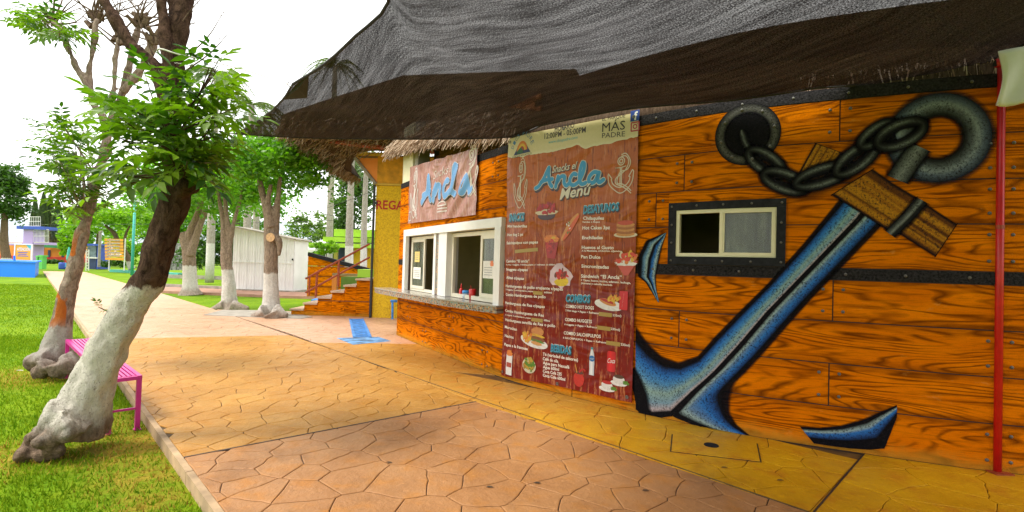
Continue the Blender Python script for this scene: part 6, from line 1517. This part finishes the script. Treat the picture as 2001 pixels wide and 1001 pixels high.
for sx_ in (-1, 1):
    for sy_ in (-1, 1): mk("leg", *tube([(cxn + 1.45 * sx_, cyn + 1.45 * sy_, kz), (cxn + 1.45 * sx_, cyn + 1.45 * sy_, zb)], .03, 6, 1), 'white', tn)

# ================================================================== FAR LEFT: POOL, SIGN, TOWER, WALLS
pool = thing("pool_basin", "bright blue raised pool wall at left lawn edge", "pool", (-32, 30, -.1))
pl0 = np.array((-29.716,31.958))
mk("basin_wall", *prism([tuple(pl0), (pl0[0] - 6, pl0[1] + .3), (pl0[0] - 10, pl0[1] + 5.5), (pl0[0] - 4.4, pl0[1] + 5)][::-1], -.1, .82), 'blue_pool', pool)
mk("coping", *prism([(pl0[0] + .06, pl0[1] - .06), (pl0[0] - 6.1, pl0[1] + .24), (pl0[0] - 10.1, pl0[1] + 5.6), (pl0[0] - 4.3, pl0[1] + 5.1)][::-1], .821, .90), 'blue_pool', pool)
mk("slide_post", *tube([pix(28, 515, 33), pix(28, 500, 33)], .06, 8, 1), 'blue_pool', pool)
an = thing("notice_board", "ATENCION notice board with white frame behind blue pool", "sign", tuple(pix(45, 512, 38) * (1, 1, 0)))
A4 = [pix(*q, 38) for q in ((27, 511), (62, 511), (63, 477), (28, 477))]
def qbox(c4, d): # thin board through four corners (vertical plane facing -Y)
    x0, x1 = c4[0][0], c4[1][0]; z0, z1 = c4[0][2], c4[2][2]; y = c4[0][1]; return x0, x1, y, z0, z1
x0, x1, y, z0, z1 = qbox(A4, 0)
mk("panel", *box(x0 + .08, x1 - .08, y, y + .04, z0 + .08, z1 - .08), 'board_orange', an)
for bx0, bx1, bz0, bz1 in ((x0, x1, z1 - .08, z1), (x0, x1, z0, z0 + .08), (x0, x0 + .08, z0 + .081, z1 - .081), (x1 - .08, x1, z0 + .081, z1 - .081)): mk("frame_bar", *box(bx0, bx1, y - .03, y + .06, bz0, bz1), 'white', an)
for x_ in (x0 + .04, x1 - .04): mk("post", *box(x_ - .04, x_ + .04, y - .02, y + .05, -.1, z0 - .001), 'white', an)
q, f = text_sz("ATENCI\u00d3N", (x0 + .2, z1 - .52), (x1 - .16, z1 - .52), .22, bold=.02); mk("lettering", [(a, y - .006, b) for a, b in q], f, 'white', an)
V = []; Fc = []
for k, (w0, w1) in enumerate(((.2, .75), (.25, .7), (.2, .8))):
    b0 = len(V); zq = z1 - .68 - k * .13; X0, X1 = x0 + (x1 - x0) * w0, x0 + (x1 - x0) * w1; V += [(X0, y - .005, zq), (X1, y - .005, zq), (X1, y - .005, zq + .055), (X0, y - .005, zq + .055)]; Fc.append((b0, b0 + 1, b0 + 2, b0 + 3))
mk("small_print", V, Fc, 'deep_blue', an); mk("blue_corner", [(x1 - .5, y - .004, z1 - .1), (x1 - .09, y - .004, z1 - .1), (x1 - .09, y - .004, z1 - .45)], [(0, 2, 1)], 'teal', an)
tw_ = thing("lilac_tower", "lilac stair tower with deep blue roof slab and railings", "tower", tuple(pix(54, 512, 80) * (1, 1, 0)))
def pbox(x0p, y0p, x1p, y1p, Y, d):
    a, b = pix(x0p, y1p, Y), pix(x1p, y0p, Y); return box(a[0], b[0], Y, Y + d, a[2], b[2])
mk("shaft", *pbox(43, 448, 65, 513, 80, 2.0), 'lilac', tw_); mk("roof_slab", *pbox(32, 443, 86, 447.5, 79.5, 3.5), 'deep_blue', tw_)
mk("floor_slab", *pbox(65.5, 474, 95, 478, 80, 2.5), 'lilac', tw_)
def railing(nm, lab, x0p, x1p, y0p, y1p, Y, nb, mat='white', parent=None):
    rt = parent or thing(nm, lab, "railing", tuple(pix((x0p + x1p) / 2, y1p, Y)))
    for yy in (y0p, y1p, (y0p + y1p) / 2): mk("rail", *tube([pix(x0p, yy, Y), pix(x1p, yy, Y)], .04, 5, 1), mat, rt)
    for k in range(nb): x = x0p + (x1p - x0p) * k / (nb - 1); mk("baluster", *tube([pix(x, y0p, Y), pix(x, y1p, Y)], .025, 5, 1), mat, rt)
railing("balcony_railing", "white railing right of lilac tower", 66, 95, 449, 474, 79.9, 12); railing("balcony_railing", "white railing left of lilac tower, behind dark tree", 0, 42, 462, 476, 80, 14); railing("balcony_railing", "pale rooftop railing above the deep blue slab", 55, 79, 424, 442, 80, 8)
ow = thing("orange_house", "long low orange building with red base beyond pool", "building", tuple(pix(100, 512, 86) * (1, 1, 0)))
mk("wall", *pbox(-20, 477, 138, 503, 86, 4), 'orange_far', ow); mk("red_base", *pbox(-20, 503.2, 138, 512, 85.9, 4.1), 'far_red', ow); mk("awning", *pbox(84, 478.5, 113, 484, 84.8, 1.0), 'awning', ow); mk("terrace_slab", *pbox(-20, 475, 43, 478, 82, 4), 'lilac', ow)
for x in (75, 93, 120): mk("doorway", *pbox(x, 489, x + 5, 503, 85.85, .1), 'navy', ow)
hedge = lambda lab, x0p, x1p, y0p, y1p, Y, s: crown(None, (pix((x0p + x1p) / 2, (y0p + y1p) / 2, Y)), ((x1p - x0p) * Y / 2200, .5, (y1p - y0p) * Y / 2200), 60, 40, .22, 'leaf_dark', s, "hedge")
for lab, a in (("clipped dark hedge in front of the orange building", (85, 124, 507, 517, 72, 71)), ("low hedge below the orange slat board", (196, 250, 508, 524, 52, 72))):
    h_ = hedge(lab, *a); tag(h_, lab, "hedge"); h_['kind'] = 'thing'
br = tag(mk("barrel", *lathe(tuple(pix(121.5, 521, 50) * (1, 1, 0) + np.array((0, 0, -.1))), [(.26, 0), (.29, .15), (.29, .5), (.26, .66)], 14), 'deep_blue', None, True), "deep blue barrel standing at the path edge", "barrel")
tag(mk("crate", *join(pbox(127, 514, 133, 522, 49, .4)), plain("light_blue_box", (.08, .36, .7), .5, .08, 3, 0)), "light blue box beside the deep blue barrel", "box")
for k, (a, b, y0p) in enumerate(((69.5, 73.5, 500), (75, 83, 499))):
    bn_ = thing("litter_bin", ["slim pale green bin by the pool corner", "wider bright green bin beside the slim one"][k], "bin", tuple(pix((a + b) / 2, 526, 42) * (1, 1, 0))); mk("body", *pbox(a, y0p + 3, b, 526, 42, .4), 'green_bin', bn_); mk("lid", *pbox(a - .5, y0p, b + .5, y0p + 2.7, 41.95, .5), 'green_bin', bn_)
um = pix(134, 507, 52); uo = thing("closed_umbrella", "closed teal garden umbrella before the orange wall", "umbrella", (um[0], um[1], -.1)); zt_ = pix(134, 483, 52)[2]
mk("canopy", *lathe((um[0], um[1], 0), [(.05, zt_), (.12, zt_ - .3), (.2, .9), (.12, .62)], 10), 'teal', uo); mk("pole", *tube([(um[0], um[1], -.1), (um[0], um[1], zt_)], .03, 6, 1), 'white', uo)
# orange slat board on white posts
bo = thing("slat_board", "orange board of wide painted slats on two white posts", "sign", tuple(pix(222, 525, 44) * (1, 1, 0)))
for k in range(7): mk("slat", *pbox(204 + k * .2, 467.5 + k * 6.1, 240 + k * .2, 471.3 + k * 6.1, 44, .06), 'board_orange', bo)
for k in range(6): mk("slat_lettering", *pbox(209, 468.8 + k * 6.1, 234, 470.2 + k * 6.1, 43.985, .012), plain("slat_print", (.4, .42, .36), .6, .4, 30, 0), bo)
for x in (211, 241): mk("post", *pbox(x, 466, x + 3.2, 529, 44.07, .12), 'white', bo)
lp_ = pix(258, 530, 40); lz = pix(263, 396, 40)[2]
la = thing("lamp_post", "tall slim teal lamp post right of the umbrella tree", "lamp post", (lp_[0], lp_[1], -.1)); mk("pole", *tube([(lp_[0], lp_[1], -.1), (lp_[0], lp_[1], lz)], [.11, .085], 10, 1), 'teal', la, smooth=True); mk("lamp_head", *lathe((lp_[0], lp_[1], lz), [(.08, 0), (.28, .08), (.22, .32), (.05, .4)], 10), plain("lamp_glass", (.5, .55, .55), .3, .1, 5, 0), la)
gp = thing("lamp_post", "short grey post left of the slat board", "post", tuple(pix(195, 520, 50) * (1, 1, 0))); mk("pole", *tube([pix(193, 522, 50), pix(196, 452, 50)], .12, 8, 1), 'concrete', gp); mk("arm", *tube([pix(196, 453, 50), pix(200, 452, 50)], .08, 6, 1), 'concrete', gp)
ki = thing("blue_kiosk", "dark blue booth with bright blue side near white ladder", "kiosk", tuple(pix(181, 526, 52) * (1, 1, 0))); mk("body", *pbox(170, 505, 188, 526, 52, 1.5), 'navy', ki); mk("counter_top", *pbox(169, 503, 189, 505, 51.9, 1.7), 'white', ki); mk("side_panel", *pbox(188.2, 480, 193, 526, 52, 1.6), 'deep_blue', ki); mk("window_band", *pbox(170, 481, 188, 502.8, 52.4, .8), plain("booth_glass", (.14, .2, .22), .2, .3, 2, 0), ki); mk("roof", *pbox(169, 477, 194, 480, 51.8, 1.8), 'deep_blue', ki)
wl = thing("white_ladder", "white upright ladder frame by the dark blue booth", "ladder", tuple(pix(171, 528, 47) * (1, 1, 0)))
for x in (168.5, 173.5): mk("stile", *tube([pix(x - .5, 529, 47), pix(x, 488, 47)], .05, 6, 1), 'white', wl)
for k in range(7): mk("rung", *tube([pix(168.5, 525 - 5.6 * k, 47), pix(173.5, 525 - 5.6 * k, 47)], .03, 5, 1), 'white', wl)
gs = thing("rock_wall", "grey stacked-stone wall behind forked tree", "wall", tuple(pix(340, 530, 40) * (1, 1, 0)))
rr_ = np.random.default_rng(9); yy = 528
while yy > 476:
    hgt = rr_.uniform(6, 9); x = 326 + rr_.uniform(0, 3) + max(0, (505 - yy)) * .25
    while x < 362:
        w = rr_.uniform(6, 11); v, f = pbox(x + .4, yy - hgt + .5, min(x + w, 364) - .4, yy, 40 + rr_.uniform(0, .15), .6); mk("stone", v, f, 'grey_stone', gs); x += w
    yy -= hgt
# wires
tag(mk("power_cable", *join(tube([pix(-40, 440, 60), pix(550, 435, 30), pix(620, 413, 26), pix(680, 392, 24), pix(790, 350, 22)], .012, 4, 4)), 'wire'), "thin dark cable sagging behind the palm trunks", "cable")
print("objects", len(bpy.data.objects))
